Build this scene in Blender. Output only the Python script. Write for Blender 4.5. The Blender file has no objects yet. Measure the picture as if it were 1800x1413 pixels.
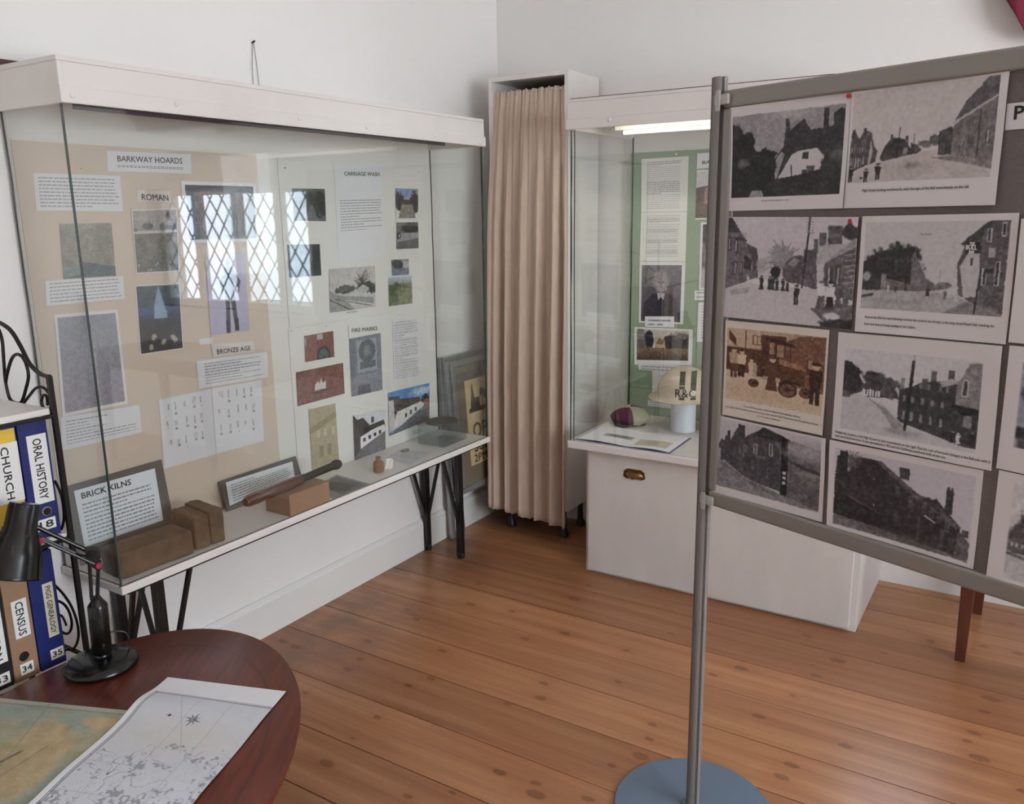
import bpy, math, random
import numpy as np
from mathutils import Vector, Matrix
random.seed(7)
SC = bpy.context.scene
COL = SC.collection

# ------------------------------------------------------------------ camera and measuring
PC = np.array([900., 706.5]); V1 = np.array([1847., 362.]); V2 = np.array([-1500., 410.])
FPX = float(np.sqrt(-(V1 - PC) @ (V2 - PC)))
def _ray(p): return np.array([p[0] - PC[0], -(p[1] - PC[1]), -FPX])
_y = _ray(V1); _y /= np.linalg.norm(_y)
_x = -_ray(V2); _x -= _y * (_x @ _y); _x /= np.linalg.norm(_x)
_z = np.cross(_x, _y)
RW = np.array([_x, _y, _z]); EYE = np.array([0., 0., 1.5])
def dirw(p): return RW @ _ray(p)
def onz(p, z): d = dirw(p); return EYE + d * (z - 1.5) / d[2]
def onx(p, x): d = dirw(p); return EYE + d * x / d[0]
def ony(p, y): d = dirw(p); return EYE + d * y / d[1]
def onp(p, p0, n): d = dirw(p); return EYE + d * ((np.array(p0, float) - EYE) @ np.array(n, float)) / (d @ np.array(n, float))
A = np.array
cam = bpy.data.cameras.new('camera'); camo = bpy.data.objects.new('camera', cam); COL.objects.link(camo)
cam.sensor_width = 36; cam.lens = 36 * FPX / 1800; cam.clip_start = .02; cam.clip_end = 200
camo.matrix_world = Matrix([list(RW[i]) + [EYE[i]] for i in range(3)] + [[0, 0, 0, 1]])
SC.camera = camo
vs = SC.view_settings; vs.view_transform = 'Standard'; vs.look = 'None'; vs.gamma = 1; vs.use_curve_mapping = False
vs.exposure = 0.0
SC.cycles.transparent_max_bounces = 32
SC.cycles.max_bounces = 7; SC.cycles.diffuse_bounces = 4
SC.cycles.sample_clamp_indirect = 6

# ------------------------------------------------------------------ materials
def lin(c):
    c = np.asarray(c, float) / 255.
    return np.where(c <= .04045, c / 12.92, ((c + .055) / 1.055) ** 2.4)
def rgba(c): return tuple(float(v) for v in lin(c)) + (1.,)
MATS = {}
def nodes(name):
    m = bpy.data.materials.new(name); m.use_nodes = True
    nt = m.node_tree; return m, nt, nt.nodes['Principled BSDF']
def mat(name, c, rough=.5, metal=0., var=.06, scale=6., bump=0., bscale=60., coat=0., stretch=(1, 1, 1), sheen=0.):
    if name in MATS: return MATS[name]
    m, nt, b = nodes(name); N, L = nt.nodes, nt.links
    tc = N.new('ShaderNodeTexCoord'); mp = N.new('ShaderNodeMapping'); mp.inputs['Scale'].default_value = stretch
    L.new(tc.outputs['Object'], mp.inputs['Vector'])
    n = N.new('ShaderNodeTexNoise'); n.inputs['Scale'].default_value = scale; n.inputs['Detail'].default_value = 4
    L.new(mp.outputs[0], n.inputs['Vector'])
    cr = N.new('ShaderNodeValToRGB'); e = cr.color_ramp.elements
    base = lin(c)
    e[0].position = .3; e[1].position = .7
    e[0].color = tuple(np.clip(base * (1 - var), 0, 1)) + (1,); e[1].color = tuple(np.clip(base * (1 + var), 0, 1)) + (1,)
    L.new(n.outputs['Fac'], cr.inputs['Fac']); L.new(cr.outputs['Color'], b.inputs['Base Color'])
    b.inputs['Roughness'].default_value = rough; b.inputs['Metallic'].default_value = metal
    b.inputs['Coat Weight'].default_value = coat; b.inputs['Coat Roughness'].default_value = .06
    b.inputs['Sheen Weight'].default_value = sheen
    if bump:
        n2 = N.new('ShaderNodeTexNoise'); n2.inputs['Scale'].default_value = bscale; n2.inputs['Detail'].default_value = 3
        L.new(mp.outputs[0], n2.inputs['Vector'])
        bp = N.new('ShaderNodeBump'); bp.inputs['Strength'].default_value = bump; bp.inputs['Distance'].default_value = .004
        L.new(n2.outputs['Fac'], bp.inputs['Height']); L.new(bp.outputs[0], b.inputs['Normal'])
    MATS[name] = m; return m
def vmat(name, rough=.5, coat=0.):
    m, nt, b = nodes(name); a = nt.nodes.new('ShaderNodeVertexColor'); a.layer_name = 'Col'
    nt.links.new(a.outputs['Color'], b.inputs['Base Color']); b.inputs['Roughness'].default_value = rough
    b.inputs['Coat Weight'].default_value = coat; b.inputs['Specular IOR Level'].default_value = .3
    return m
PRINT = vmat('printed_paper', .55); GLOSSP = vmat('photo_print', .35)
def glassmat(name, tint, f0=.042):
    m = bpy.data.materials.new(name); m.use_nodes = True; nt = m.node_tree; N, L = nt.nodes, nt.links
    N.clear(); out = N.new('ShaderNodeOutputMaterial')
    tr = N.new('ShaderNodeBsdfTransparent'); tr.inputs[0].default_value = tint + (1,)
    gl = N.new('ShaderNodeBsdfGlossy'); gl.inputs['Roughness'].default_value = 0.0; gl.inputs[0].default_value = (1, 1, 1, 1)
    g = N.new('ShaderNodeNewGeometry'); dt = N.new('ShaderNodeVectorMath'); dt.operation = 'DOT_PRODUCT'
    L.new(g.outputs['Incoming'], dt.inputs[0]); L.new(g.outputs['Normal'], dt.inputs[1])
    ab = N.new('ShaderNodeMath'); ab.operation = 'ABSOLUTE'; L.new(dt.outputs['Value'], ab.inputs[0])
    su = N.new('ShaderNodeMath'); su.operation = 'SUBTRACT'; su.inputs[0].default_value = 1; L.new(ab.outputs[0], su.inputs[1])
    pw = N.new('ShaderNodeMath'); pw.operation = 'POWER'; pw.inputs[1].default_value = 5; L.new(su.outputs[0], pw.inputs[0])
    ma = N.new('ShaderNodeMath'); ma.operation = 'MULTIPLY_ADD'; ma.inputs[1].default_value = 1 - f0; ma.inputs[2].default_value = f0; L.new(pw.outputs[0], ma.inputs[0])
    mx = N.new('ShaderNodeMixShader'); L.new(ma.outputs[0], mx.inputs[0]); L.new(tr.outputs[0], mx.inputs[1]); L.new(gl.outputs[0], mx.inputs[2])
    L.new(mx.outputs[0], out.inputs[0]); return m
GLASS = glassmat('case_glass', (.978, .989, .984), .05); WGLASS = glassmat('window_glass', (.98, .99, .99))
def emat(name, c, s):
    m, nt, b = nodes(name); b.inputs['Base Color'].default_value = (.8, .8, .8, 1)
    b.inputs['Emission Color'].default_value = tuple(c) + (1,); b.inputs['Emission Strength'].default_value = s; return m

WALLM = mat('painted_plaster', (232, 229, 226), .75, var=.012, scale=1.2, bump=.08, bscale=90)
CEIL = mat('ceiling_paint', (238, 236, 232), .8, var=.01)
WHITE = mat('white_gloss_paint', (226, 221, 216), .38, var=.02, scale=5, bump=.05, bscale=25)
CREAM = mat('cream_gloss_paint', (224, 219, 213), .4, var=.02, scale=5, bump=.06, bscale=25)
PINKW = mat('warm_white_paint', (216, 207, 202), .45, var=.025, scale=4, bump=.05, bscale=30)
CABW = mat('brushed_white_paint', (205, 197, 190), .45, var=.05, scale=9, bump=.12, bscale=40, stretch=(1, 1, .35))
SKIRT = mat('skirting_paint', (226, 224, 220), .35, var=.02, scale=3)
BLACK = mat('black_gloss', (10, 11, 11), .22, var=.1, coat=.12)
SATBLK = mat('black_satin', (18, 17, 17), .38, var=.15)
IRON = mat('wrought_iron', (26, 21, 20), .45, metal=.3, var=.2, bump=.1, bscale=150)
ALU = mat('anodised_aluminium', (124, 119, 116), .5, metal=.1, var=.04, scale=20, stretch=(1, 1, .05))
ALUD = mat('dark_slot', (40, 36, 36), .6)
ALUF = mat('frame_aluminium', (140, 134, 128), .45, metal=.2, var=.03)
SNAP = mat('snap_frame_silver', (176, 178, 180), .3, metal=.7, var=.05)
FELT = mat('grey_loop_felt', (112, 103, 100), .95, var=.07, scale=160, bump=.3, bscale=500)
BASEM = mat('blue_grey_enamel', (96, 110, 128), .4, var=.03)
PLAST = mat('clear_grey_plastic', (176, 174, 170), .3, var=.03)
SEAL = mat('black_sealant', (22, 26, 24), .5, var=.3)
EDGE = mat('glass_edge_green', (74, 88, 84), .25, var=.1)
CLOTH = mat('beige_curtain_cloth', (204, 182, 165), .9, var=.05, scale=12, bump=.25, bscale=700, sheen=.2)
MAROON = mat('maroon_cloth', (112, 26, 46), .85, var=.12, scale=10, bump=.2, bscale=300)
INK = mat('black_ink', (28, 27, 30), .6); INKG = mat('grey_ink', (70, 68, 74), .6); WINK = mat('white_ink', (230, 230, 230), .6)
BRASS = mat('aged_brass', (128, 92, 58), .32, metal=.8, var=.25, scale=40)
CHROME = mat('chrome', (200, 200, 205), .12, metal=1.)
RED = mat('red_plastic', (196, 34, 40), .35); PINK = mat('pink_red_plastic', (176, 42, 72), .4)
BLUEB = mat('blue_board_cover', (24, 38, 100), .42, var=.08, scale=30, bump=.08, bscale=300)
KRAFT = mat('kraft_board', (150, 118, 92), .75, var=.06, scale=25)
BLKB = mat('black_board_cover', (24, 24, 27), .45)
HOLE = mat('dark_hole', (6, 6, 8), .7)
LABEL = mat('label_paper', (226, 225, 222), .65, var=.01); YEL = mat('yellow_paper', (226, 188, 66), .6, var=.05)
BEIGEL = mat('beige_label', (205, 198, 176), .65)
BRICKM = mat('old_fired_clay', (98, 78, 58), .9, var=.32, scale=22, bump=.9, bscale=55)
BOXC = mat('brown_card', (152, 118, 92), .75, var=.04, scale=15)
TRWOOD = mat('polished_brown_wood', (84, 46, 34), .25, var=.25, scale=16, coat=.5)
GREENB = mat('green_pinboard', (140, 156, 130), .9, var=.04, scale=30, bump=.12, bscale=300)
BEIGEC = mat('peach_card', (208, 190, 173), .8, var=.02)
WCARD = mat('white_card', (222, 219, 212), .7, var=.01)
GREYC = mat('grey_mount_card', (92, 88, 84), .75, var=.05)
CORK = mat('brown_cork', (132, 96, 66), .85, var=.2, scale=60, bump=.4, bscale=200)
ACRY = glassmat('acrylic', (.93, .95, .95), .05)
HELM = mat('helmet_cream_paint', (192, 176, 156), .4, var=.12, scale=18, bump=.12, bscale=60)
HELMD = mat('helmet_stripe_paint', (76, 72, 62), .6, var=.3, scale=60)
CAPM = mat('maroon_wool', (84, 36, 62), .95, var=.15, scale=60, bump=.4, bscale=400)
CAPG = mat('grey_green_wool', (162, 160, 134), .95, var=.12, scale=60, bump=.4, bscale=400)
PURP = mat('purple_cover', (92, 88, 140), .5)
WOODL = mat('dark_table_wood', (84, 42, 28), .35, var=.25, scale=14, stretch=(1, 1, .2), coat=.2)
LEATH = mat('tan_leather', (132, 100, 70), .6, var=.2, scale=30)

# ------------------------------------------------------------------ mesh helpers
ORG = {}
def tag(o, label, cat, group=None, kind=None):
    if label: o['label'] = label
    if cat: o['category'] = cat
    if group: o['group'] = group
    if kind: o['kind'] = kind
    return o
def thing(name, label, cat, loc, group=None):
    o = bpy.data.objects.new(name, None); o.empty_display_size = .05; COL.objects.link(o); o.location = tuple(float(v) for v in loc)
    ORG[o] = A(loc, float); return tag(o, label, cat, group)
class MB:
    def __init__(s): s.V = []; s.F = []; s.M = []; s.mats = []; s.cur = 0
    def use(s, m):
        if m not in s.mats: s.mats.append(m)
        s.cur = s.mats.index(m); return s
    def add(s, V, F):
        n = len(s.V); s.V += [tuple(float(c) for c in v) for v in V]; s.F += [tuple(i + n for i in f) for f in F]; s.M += [s.cur] * len(F); return s
    def box(s, lo, hi):
        (a, b, c), (d, e, f) = lo, hi
        return s.add([(a, b, c), (d, b, c), (d, e, c), (a, e, c), (a, b, f), (d, b, f), (d, e, f), (a, e, f)],
                     [(3, 2, 1, 0), (4, 5, 6, 7), (0, 1, 5, 4), (1, 2, 6, 5), (2, 3, 7, 6), (3, 0, 4, 7)])
    def obox(s, c, ax, h):
        c = A(c, float); ax = [A(a, float) / np.linalg.norm(a) for a in ax]
        P = [c + sx * ax[0] * h[0] + sy * ax[1] * h[1] + sz * ax[2] * h[2] for sz in (-1, 1) for sx, sy in ((-1, -1), (1, -1), (1, 1), (-1, 1))]
        return s.add(P, [(3, 2, 1, 0), (4, 5, 6, 7), (0, 1, 5, 4), (1, 2, 6, 5), (2, 3, 7, 6), (3, 0, 4, 7)])
    def bar(s, p, q, w, d, up=(0, 0, 1)):
        p, q = A(p, float), A(q, float); a = q - p; L = np.linalg.norm(a); a /= L; u = np.cross(a, up)
        if np.linalg.norm(u) < 1e-6: u = np.cross(a, (1, 0, 0))
        u /= np.linalg.norm(u); v = np.cross(a, u)
        return s.obox((p + q) / 2, (u, v, a), (w / 2, d / 2, L / 2))
    def tube(s, P, r, n=10, cap=True):
        P = [A(p, float) for p in P]; R = r if hasattr(r, '__len__') else [r] * len(P)
        t0 = P[1] - P[0]; t0 /= np.linalg.norm(t0); u = np.cross(t0, (0, 0, 1))
        if np.linalg.norm(u) < .01: u = np.cross(t0, (1, 0, 0))
        u /= np.linalg.norm(u); V = []; F = []
        for i, p in enumerate(P):
            t = P[min(i + 1, len(P) - 1)] - P[max(i - 1, 0)]; t /= (np.linalg.norm(t) + 1e-12)
            u = u - t * (u @ t); u /= np.linalg.norm(u); v = np.cross(t, u)
            for k in range(n):
                a = 2 * math.pi * k / n; V.append(p + (u * math.cos(a) + v * math.sin(a)) * R[i])
        for i in range(len(P) - 1):
            for k in range(n):
                k2 = (k + 1) % n; F.append((i * n + k, i * n + k2, (i + 1) * n + k2, (i + 1) * n + k))
        if cap: F.append(tuple(range(n))[::-1]); F.append(tuple(range((len(P) - 1) * n, len(P) * n)))
        return s.add(V, F)
    def lathe(s, c, prof, n=32, axis=(0, 0, 1), sx=1., sy=1.):
        c = A(c, float); a = A(axis, float); a /= np.linalg.norm(a); u = np.cross(a, (0, 1, 0))
        if np.linalg.norm(u) < .01: u = np.cross(a, (1, 0, 0))
        u /= np.linalg.norm(u); v = np.cross(a, u); V = []; F = []
        for (r, h) in prof:
            for k in range(n):
                t = 2 * math.pi * k / n; V.append(c + a * h + u * math.cos(t) * r * sx + v * math.sin(t) * r * sy)
        for i in range(len(prof) - 1):
            for k in range(n):
                k2 = (k + 1) % n; F.append((i * n + k, i * n + k2, (i + 1) * n + k2, (i + 1) * n + k))
        F.append(tuple(range(n))[::-1]); F.append(tuple(range((len(prof) - 1) * n, len(prof) * n)))
        return s.add(V, F)
    def prism(s, poly, d):
        P = [A(p, float) for p in poly]; d = A(d, float); n = len(P)
        return s.add(P + [p + d for p in P], [tuple(range(n))[::-1], tuple(range(n, 2 * n))] + [(i, (i + 1) % n, (i + 1) % n + n, i + n) for i in range(n)])
    def build(s, name, m, parent=None, smooth=False, bevel=0., seg=2, base=None, cols=None, sub=0):
        V = A(s.V, float)
        if parent is not None: o0 = ORG[parent]
        else:
            o0 = A(base, float) if base is not None else A([(V[:, 0].min() + V[:, 0].max()) / 2, (V[:, 1].min() + V[:, 1].max()) / 2, V[:, 2].min()])
        me = bpy.data.meshes.new(name); me.from_pydata([tuple(v) for v in (V - o0)], [], s.F)
        if s.mats and m is None:
            for k in s.mats: me.materials.append(k)
            me.polygons.foreach_set('material_index', s.M)
        else: me.materials.append(m)
        if smooth:
            me.polygons.foreach_set('use_smooth', [True] * len(me.polygons))
            if smooth != 'all':
                try: me.set_sharp_from_angle(angle=math.radians(42))
                except Exception: pass
        if cols is not None:
            at = me.color_attributes.new('Col', 'FLOAT_COLOR', 'POINT'); at.data.foreach_set('color', cols.astype(np.float32).ravel())
        me.validate(); me.update()
        o = bpy.data.objects.new(name, me); COL.objects.link(o)
        if parent is not None: o.parent = parent
        else: o.location = tuple(o0)
        ORG[o] = o0
        if bevel:
            b = o.modifiers.new('bevel', 'BEVEL'); b.width = bevel; b.segments = seg; b.limit_method = 'ANGLE'; b.angle_limit = .7
        if sub:
            b = o.modifiers.new('sub', 'SUBSURF'); b.levels = sub; b.render_levels = sub
        return o
def smoothc(P, n=8):
    P = [A(p, float) for p in P]; Q = [P[0]] + P + [P[-1]]; out = []
    for i in range(1, len(Q) - 2):
        for k in range(n):
            t = k / n; a, b, c, d = Q[i - 1], Q[i], Q[i + 1], Q[i + 2]
            out.append(.5 * ((2 * b) + (-a + c) * t + (2 * a - 5 * b + 4 * c - d) * t * t + (-a + 3 * b - 3 * c + d) * t ** 3))
    out.append(P[-1]); return out

# ------------------------------------------------------------------ lettering
_tc = {}
def textmesh(body, bold):
    k = (body, 0)
    if k in _tc: return _tc[k]
    cu = bpy.data.curves.new('t', 'FONT'); cu.body = body; cu.size = 1; cu.resolution_u = 2; cu.fill_mode = 'FRONT'
    o = bpy.data.objects.new('t', cu); COL.objects.link(o)
    dg = bpy.context.evaluated_depsgraph_get(); dg.update(); me = o.evaluated_get(dg).to_mesh()
    V = A([v.co[:2] for v in me.vertices]) if len(me.vertices) else np.zeros((0, 2)); F = [tuple(p.vertices) for p in me.polygons]
    o.evaluated_get(dg).to_mesh_clear(); bpy.data.objects.remove(o); bpy.data.curves.remove(cu)
    _tc[k] = (V, F); return _tc[k]
def letters(S, W, H, items, parent, mtl=None, name='lettering', h=.0006):
    """items: body, x, y(baseline from top) in metres, cap height m, width or None, align, bold, rot(deg clockwise)"""
    mb = MB()
    for it in items:
        body, x, y, cap, width, al, bold, rot = (list(it) + [None, 'l', 0., 0][len(it) - 4:]) if len(it) < 8 else it
        V, F = textmesh(body, bold or 0.)
        if not len(V): continue
        k = cap / .70; w = V[:, 0].max() - V[:, 0].min(); X = (V[:, 0] - V[:, 0].min()) * k; Y = V[:, 1] * k
        if width: X *= width / (w * k)
        ww = X.max()
        if al == 'c': X -= ww / 2
        if al == 'r': X -= ww
        if rot:
            t = -math.radians(rot); X, Y = X * math.cos(t) - Y * math.sin(t), X * math.sin(t) + Y * math.cos(t)
        bo = (bold or 0.) * k * 1.3
        for q_, (sx_, sy_) in enumerate(((0, 0), (1, 0), (-1, 0), (.6, .8), (-.6, .8), (.6, -.8), (-.6, -.8)) if bold else ((0, 0),)):
            mb.add(list(S((x + X + sx_ * bo) / W, (y - Y + sy_ * bo) / H, h + q_ * .00001)), F)
    return mb.build(name, mtl or INK, parent)

# ------------------------------------------------------------------ little painter for printed pictures
RNG = np.random.default_rng(3)
def vnoise(h, w, n, seed=None):
    r = np.random.default_rng(seed) if seed is not None else RNG
    m = max(2, int(n * h / w) + 1); g = r.random((m + 1, n + 1))
    y = np.linspace(0, m - 1e-3, h); x = np.linspace(0, n - 1e-3, w); yi = y.astype(int); xi = x.astype(int); fy = (y - yi)[:, None]; fx = (x - xi)[None]
    fy = fy * fy * (3 - 2 * fy); fx = fx * fx * (3 - 2 * fx)
    return g[yi][:, xi] * (1 - fy) * (1 - fx) + g[yi + 1][:, xi] * fy * (1 - fx) + g[yi][:, xi + 1] * (1 - fy) * fx + g[yi + 1][:, xi + 1] * fy * fx
class Cv:
    def __init__(s, w, h, c=(214, 210, 207)):
        s.w, s.h = w, h; s.a = np.ones((h, w, 3)) * A(c, float); s.X, s.Y = np.meshgrid((np.arange(w)) / (w - 1), (np.arange(h)) / (h - 1)); s.R = (0, 0, 1, 1)
    def region(s, x0, y0, x1, y1): s.R = (x0, y0, x1, y1); return s
    def _x(s, x): return s.R[0] + x * (s.R[2] - s.R[0])
    def _y(s, y): return s.R[1] + y * (s.R[3] - s.R[1])
    def _mix(s, m, c, al):
        if np.isscalar(c): c = (c, c * .985, c)
        m = (m * al)[..., None]; s.a[:] = s.a * (1 - m) + A(c, float) * m
    def inside(s): return ((s.X >= s.R[0]) & (s.X <= s.R[2]) & (s.Y >= s.R[1]) & (s.Y <= s.R[3])).astype(float)
    def fill(s, c, al=1): s._mix(s.inside(), c, al); return s
    def poly(s, P, c, al=1., clip=True):
        P = [(s._x(x), s._y(y)) for x, y in P]; m = np.zeros(s.X.shape, bool); n = len(P)
        for i in range(n):
            (x0, y0), (x1, y1) = P[i], P[(i + 1) % n]
            if y0 == y1: continue
            m ^= ((s.Y >= min(y0, y1)) & (s.Y < max(y0, y1)) & (s.X < x0 + (s.Y - y0) * (x1 - x0) / (y1 - y0)))
        m = m.astype(float)
        if clip: m = m * s.inside()
        s._mix(m, c, al); return s
    def rect(s, x0, y0, x1, y1, c, al=1.): return s.poly([(x0, y0), (x1, y0), (x1, y1), (x0, y1)], c, al)
    def ell(s, cx, cy, rx, ry, c, al=1., soft=.15, rag=0., n=14):
        X0, Y0 = s._x(cx), s._y(cy); RX = rx * (s.R[2] - s.R[0]); RY = ry * (s.R[3] - s.R[1])
        d = np.sqrt(((s.X - X0) / RX) ** 2 + ((s.Y - Y0) / RY) ** 2)
        if rag: d = d + rag * (vnoise(s.h, s.w, n) - .5) + rag * .6 * (vnoise(s.h, s.w, n * 3) - .5)
        m = np.clip((1 + soft / 2 - d) / soft, 0, 1) * s.inside(); s._mix(m, c, al); return s
    def line(s, p, q, wd, c, al=1.):
        x0, y0, x1, y1 = s._x(p[0]), s._y(p[1]), s._x(q[0]), s._y(q[1]); asp = s.h / s.w
        dx, dy = x1 - x0, (y1 - y0) * asp; L2 = dx * dx + dy * dy + 1e-12
        t = np.clip(((s.X - x0) * dx + (s.Y - y0) * asp * dy) / L2, 0, 1)
        d = np.hypot(s.X - x0 - t * dx, (s.Y - y0) * asp - t * dy); m = np.clip(1.2 - d / (wd / 2 + 1e-9), 0, 1) * s.inside()
        s._mix(np.clip(m * 2, 0, 1), c, al); return s
    def grain(s, amt, n=40):
        g = (vnoise(s.h, s.w, n) - .5) * amt + (RNG.random((s.h, s.w)) - .5) * amt * .6
        s.a += (g * s.inside())[..., None]; return s
    def grad(s, c0, c1, y0=0., y1=1.):
        t = np.clip((s.Y - s._y(y0)) / (s._y(y1) - s._y(y0) + 1e-9), 0, 1)[..., None]; m = s.inside()[..., None]
        m = m * ((s.Y >= s._y(y0)) & (s.Y <= s._y(y1)))[..., None]
        g = lambda c: A((c, c * .985, c) if np.isscalar(c) else c, float)
        s.a[:] = s.a * (1 - m) + (g(c0) * (1 - t) + g(c1) * t) * m; return s
    def tree(s, cx, cy, rx, ry, c, al=1.):
        for k in range(5): s.ell(cx + RNG.uniform(-.4, .4) * rx, cy + RNG.uniform(-.35, .35) * ry, rx * .7, ry * .7, c * RNG.uniform(.8, 1.25) if np.isscalar(c) else A(c) * RNG.uniform(.8, 1.2), al, .3, .7, 22)
        return s
    def bare(s, x, y, h, c, n=26, sp=1.):
        for k in range(n):
            a = RNG.uniform(-1.3, 1.3) * sp; t = RNG.uniform(.1, .5); y0 = y - h * t; l = h * RNG.uniform(.2, .55)
            s.line((x + RNG.uniform(-.01, .01), y0), (x + math.sin(a) * l * .7, y0 - math.cos(a) * l), .006, c, .8)
        s.line((x, y), (x, y - h * .6), .014, c); return s
    def person(s, x, y, h, c, head=150, skirt=False, top=None):
        w = h * .17
        if skirt: s.poly([(x - w * .35, y - h * .6), (x + w * .35, y - h * .6), (x + w * .8, y), (x - w * .8, y)], c)
        else:
            s.poly([(x - w * .5, y - h * .5), (x + w * .5, y - h * .5), (x + w * .5, y), (x + w * .1, y), (x, y - h * .4), (x - w * .1, y), (x - w * .5, y)], c)
        s.poly([(x - w * .75, y - h * .82), (x + w * .75, y - h * .82), (x + w * .6, y - h * .45), (x - w * .6, y - h * .45)], c if top is None else top)
        s.ell(x, y - h * .9, w * .42, h * .085, head); s.ell(x, y - h * .96, w * .5, h * .04, c); return s
    def window(s, x0, y0, x1, y1, frame=190, glass=60, nx=2, ny=2, sk=0.):
        s.poly([(x0, y0), (x1, y0 + sk), (x1, y1 + sk), (x0, y1)], frame); gx = (x1 - x0) / nx; gy = (y1 - y0) / ny
        for i in range(nx):
            for j in range(ny):
                k = sk * (i + .5) / nx; s.poly([(x0 + gx * (i + .15), y0 + gy * (j + .12) + k), (x0 + gx * (i + .85), y0 + gy * (j + .12) + k), (x0 + gx * (i + .85), y0 + gy * (j + .88) + k), (x0 + gx * (i + .15), y0 + gy * (j + .88) + k)], glass)
        return s
    def para(s, x0, y0, x1, y1, rows, c=70, al=.75, short=(), seed=None):
        r = np.random.default_rng(seed if seed is not None else int(x0 * 1e4 + y0 * 977 + rows * 31) % 99991); P = (y1 - y0) / rows
        for i in range(rows):
            if i in short and short[i if False else short.index(i)] == i and r.random() < 0: continue
            y = y0 + P * i; e = x1 - (r.uniform(0, .06) if i not in short else r.uniform(.35, .7)) * (x1 - x0); x = x0
            while x < e:
                w = r.uniform(.02, .075) * (x1 - x0); xe = min(x + w, e); m = ((s.X >= s._x(x)) & (s.X <= s._x(xe)) & (s.Y >= s._y(y + P * .2)) & (s.Y <= s._y(y + P * .56))).astype(float)
                s._mix(m * (.55 + .45 * RNG.random(m.shape)), c, al); x = xe + .011 * (x1 - x0)
        return s
def photoreal(cv, R_, amp=.006, tex=.30):
    """ragged edges, uneven dark tones and slight blur, as in an old halftone copy"""
    h, w = cv.a.shape[:2]; x0, y0, x1, y1 = [int(round(v)) for v in (R_[0] * (w - 1), R_[1] * (h - 1), R_[2] * (w - 1), R_[3] * (h - 1))]
    if x1 - x0 < 12 or y1 - y0 < 12: return
    a = cv.a[y0:y1 + 1, x0:x1 + 1]; hh, ww = a.shape[:2]; Y, X = np.mgrid[0:hh, 0:ww]
    nx = (vnoise(hh, ww, 26) - .5) * 2 + (vnoise(hh, ww, 70) - .5) * 1.6; ny = (vnoise(hh, ww, 24) - .5) * 2 + (vnoise(hh, ww, 66) - .5) * 1.6
    xi = np.clip(np.round(X + nx * amp * ww), 0, ww - 1).astype(int); yi = np.clip(np.round(Y + ny * amp * ww), 0, hh - 1).astype(int); b = a[yi, xi]
    p = np.pad(b, ((1, 1), (1, 1), (0, 0)), mode='edge'); b = (p[:-2, 1:-1] + p[2:, 1:-1] + p[1:-1, :-2] + p[1:-1, 2:] + 3 * b) / 7
    t = (vnoise(hh, ww, 45) - .5) + .8 * (vnoise(hh, ww, 90) - .5) + .5 * (vnoise(hh, ww, 14) - .5); lum = b.mean(2); wt = np.clip((205 - lum) / 110, .04, 1)
    cv.a[y0:y1 + 1, x0:x1 + 1] = np.clip(b * (1 + (tex * wt * t)[..., None] * 1.5) + (wt * 14 * np.clip(t, 0, 1))[..., None], 8, 235)
def surf(TL, TR, BR, BL, off=0., curl=None, hint=None):
    TL, TR, BR, BL = (A(p, float) for p in (TL, TR, BR, BL)); n = np.cross(BL - TL, TR - TL); n /= np.linalg.norm(n)
    if hint is None: hint = EYE - (TL + BR) / 2
    if n @ A(hint, float) < 0: n = -n
    def S(u, v, h=0.):
        u = np.asarray(u, float); v = np.asarray(v, float); U, W_ = u[..., None], v[..., None]
        p = TL * (1 - U) * (1 - W_) + TR * U * (1 - W_) + BR * U * W_ + BL * (1 - U) * W_
        k = off + h + (curl(u, v) if curl else 0.) + u * 0
        return p + n * k[..., None]
    S.W = float((np.linalg.norm(TR - TL) + np.linalg.norm(BR - BL)) / 2); S.H = float((np.linalg.norm(BL - TL) + np.linalg.norm(BR - TR)) / 2); S.n = n; return S
def sheet(name, S, cv, parent=None, m=None, thick=.0004, plain=None):
    """a sheet of paper: printed front, plain back, closed rim"""
    h, w = cv.a.shape[:2]; V = []; 
    gu, gv = np.meshgrid(np.arange(w) / (w - 1), np.arange(h) / (h - 1)); V = list(S(gu.ravel(), gv.ravel()))
    # orientation: faces must look along S.n
    t = np.cross(A(V[1]) - A(V[0]), A(V[w]) - A(V[0])) @ S.n; F = []
    for j in range(h - 1):
        for i in range(w - 1):
            q = (j * w + i, j * w + i + 1, (j + 1) * w + i + 1, (j + 1) * w + i); F.append(q if t > 0 else q[::-1])
    n0 = len(V)
    curled = np.abs(A(V[(h // 2) * w + w // 2]) - (A(V[0]) + A(V[w - 1]) + A(V[n0 - 1]) + A(V[n0 - w])) / 4).max() > 2e-4 or name == 'map'
    rim = [i for i in range(w)] + [j * w + w - 1 for j in range(1, h)] + [(h - 1) * w + i for i in range(w - 2, -1, -1)] + [j * w for j in range(h - 2, 0, -1)]
    V2 = [V[i] - S.n * thick for i in (range(n0) if curled else rim)]; k = len(rim)
    if curled:
        F += [tuple(n0 + i for i in f[::-1]) for f in F]
        for i in range(k): a, b_ = rim[i], rim[(i + 1) % k]; q = (a, a + n0, b_ + n0, b_); F.append(q if t > 0 else q[::-1])
    for i in range(0 if curled else k):
        q = (rim[i], n0 + i, n0 + (i + 1) % k, rim[(i + 1) % k]); F.append(q if t > 0 else q[::-1])
    if not curled: F.append(tuple(n0 + i for i in (range(k - 1, -1, -1) if t > 0 else range(k))))
    cols = np.ones((len(V) + len(V2), 4)); cols[:n0, :3] = lin(np.clip(cv.a, 0, 255).reshape(-1, 3)); cols[n0:, :3] = lin((214, 211, 208))
    mb = MB(); mb.V = V + V2; mb.F = F; mb.M = [0] * len(F)
    o = mb.build(name, m or PRINT, parent, cols=cols, smooth=False, base=S(.5, 1.) if parent is None else None); return o

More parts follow.
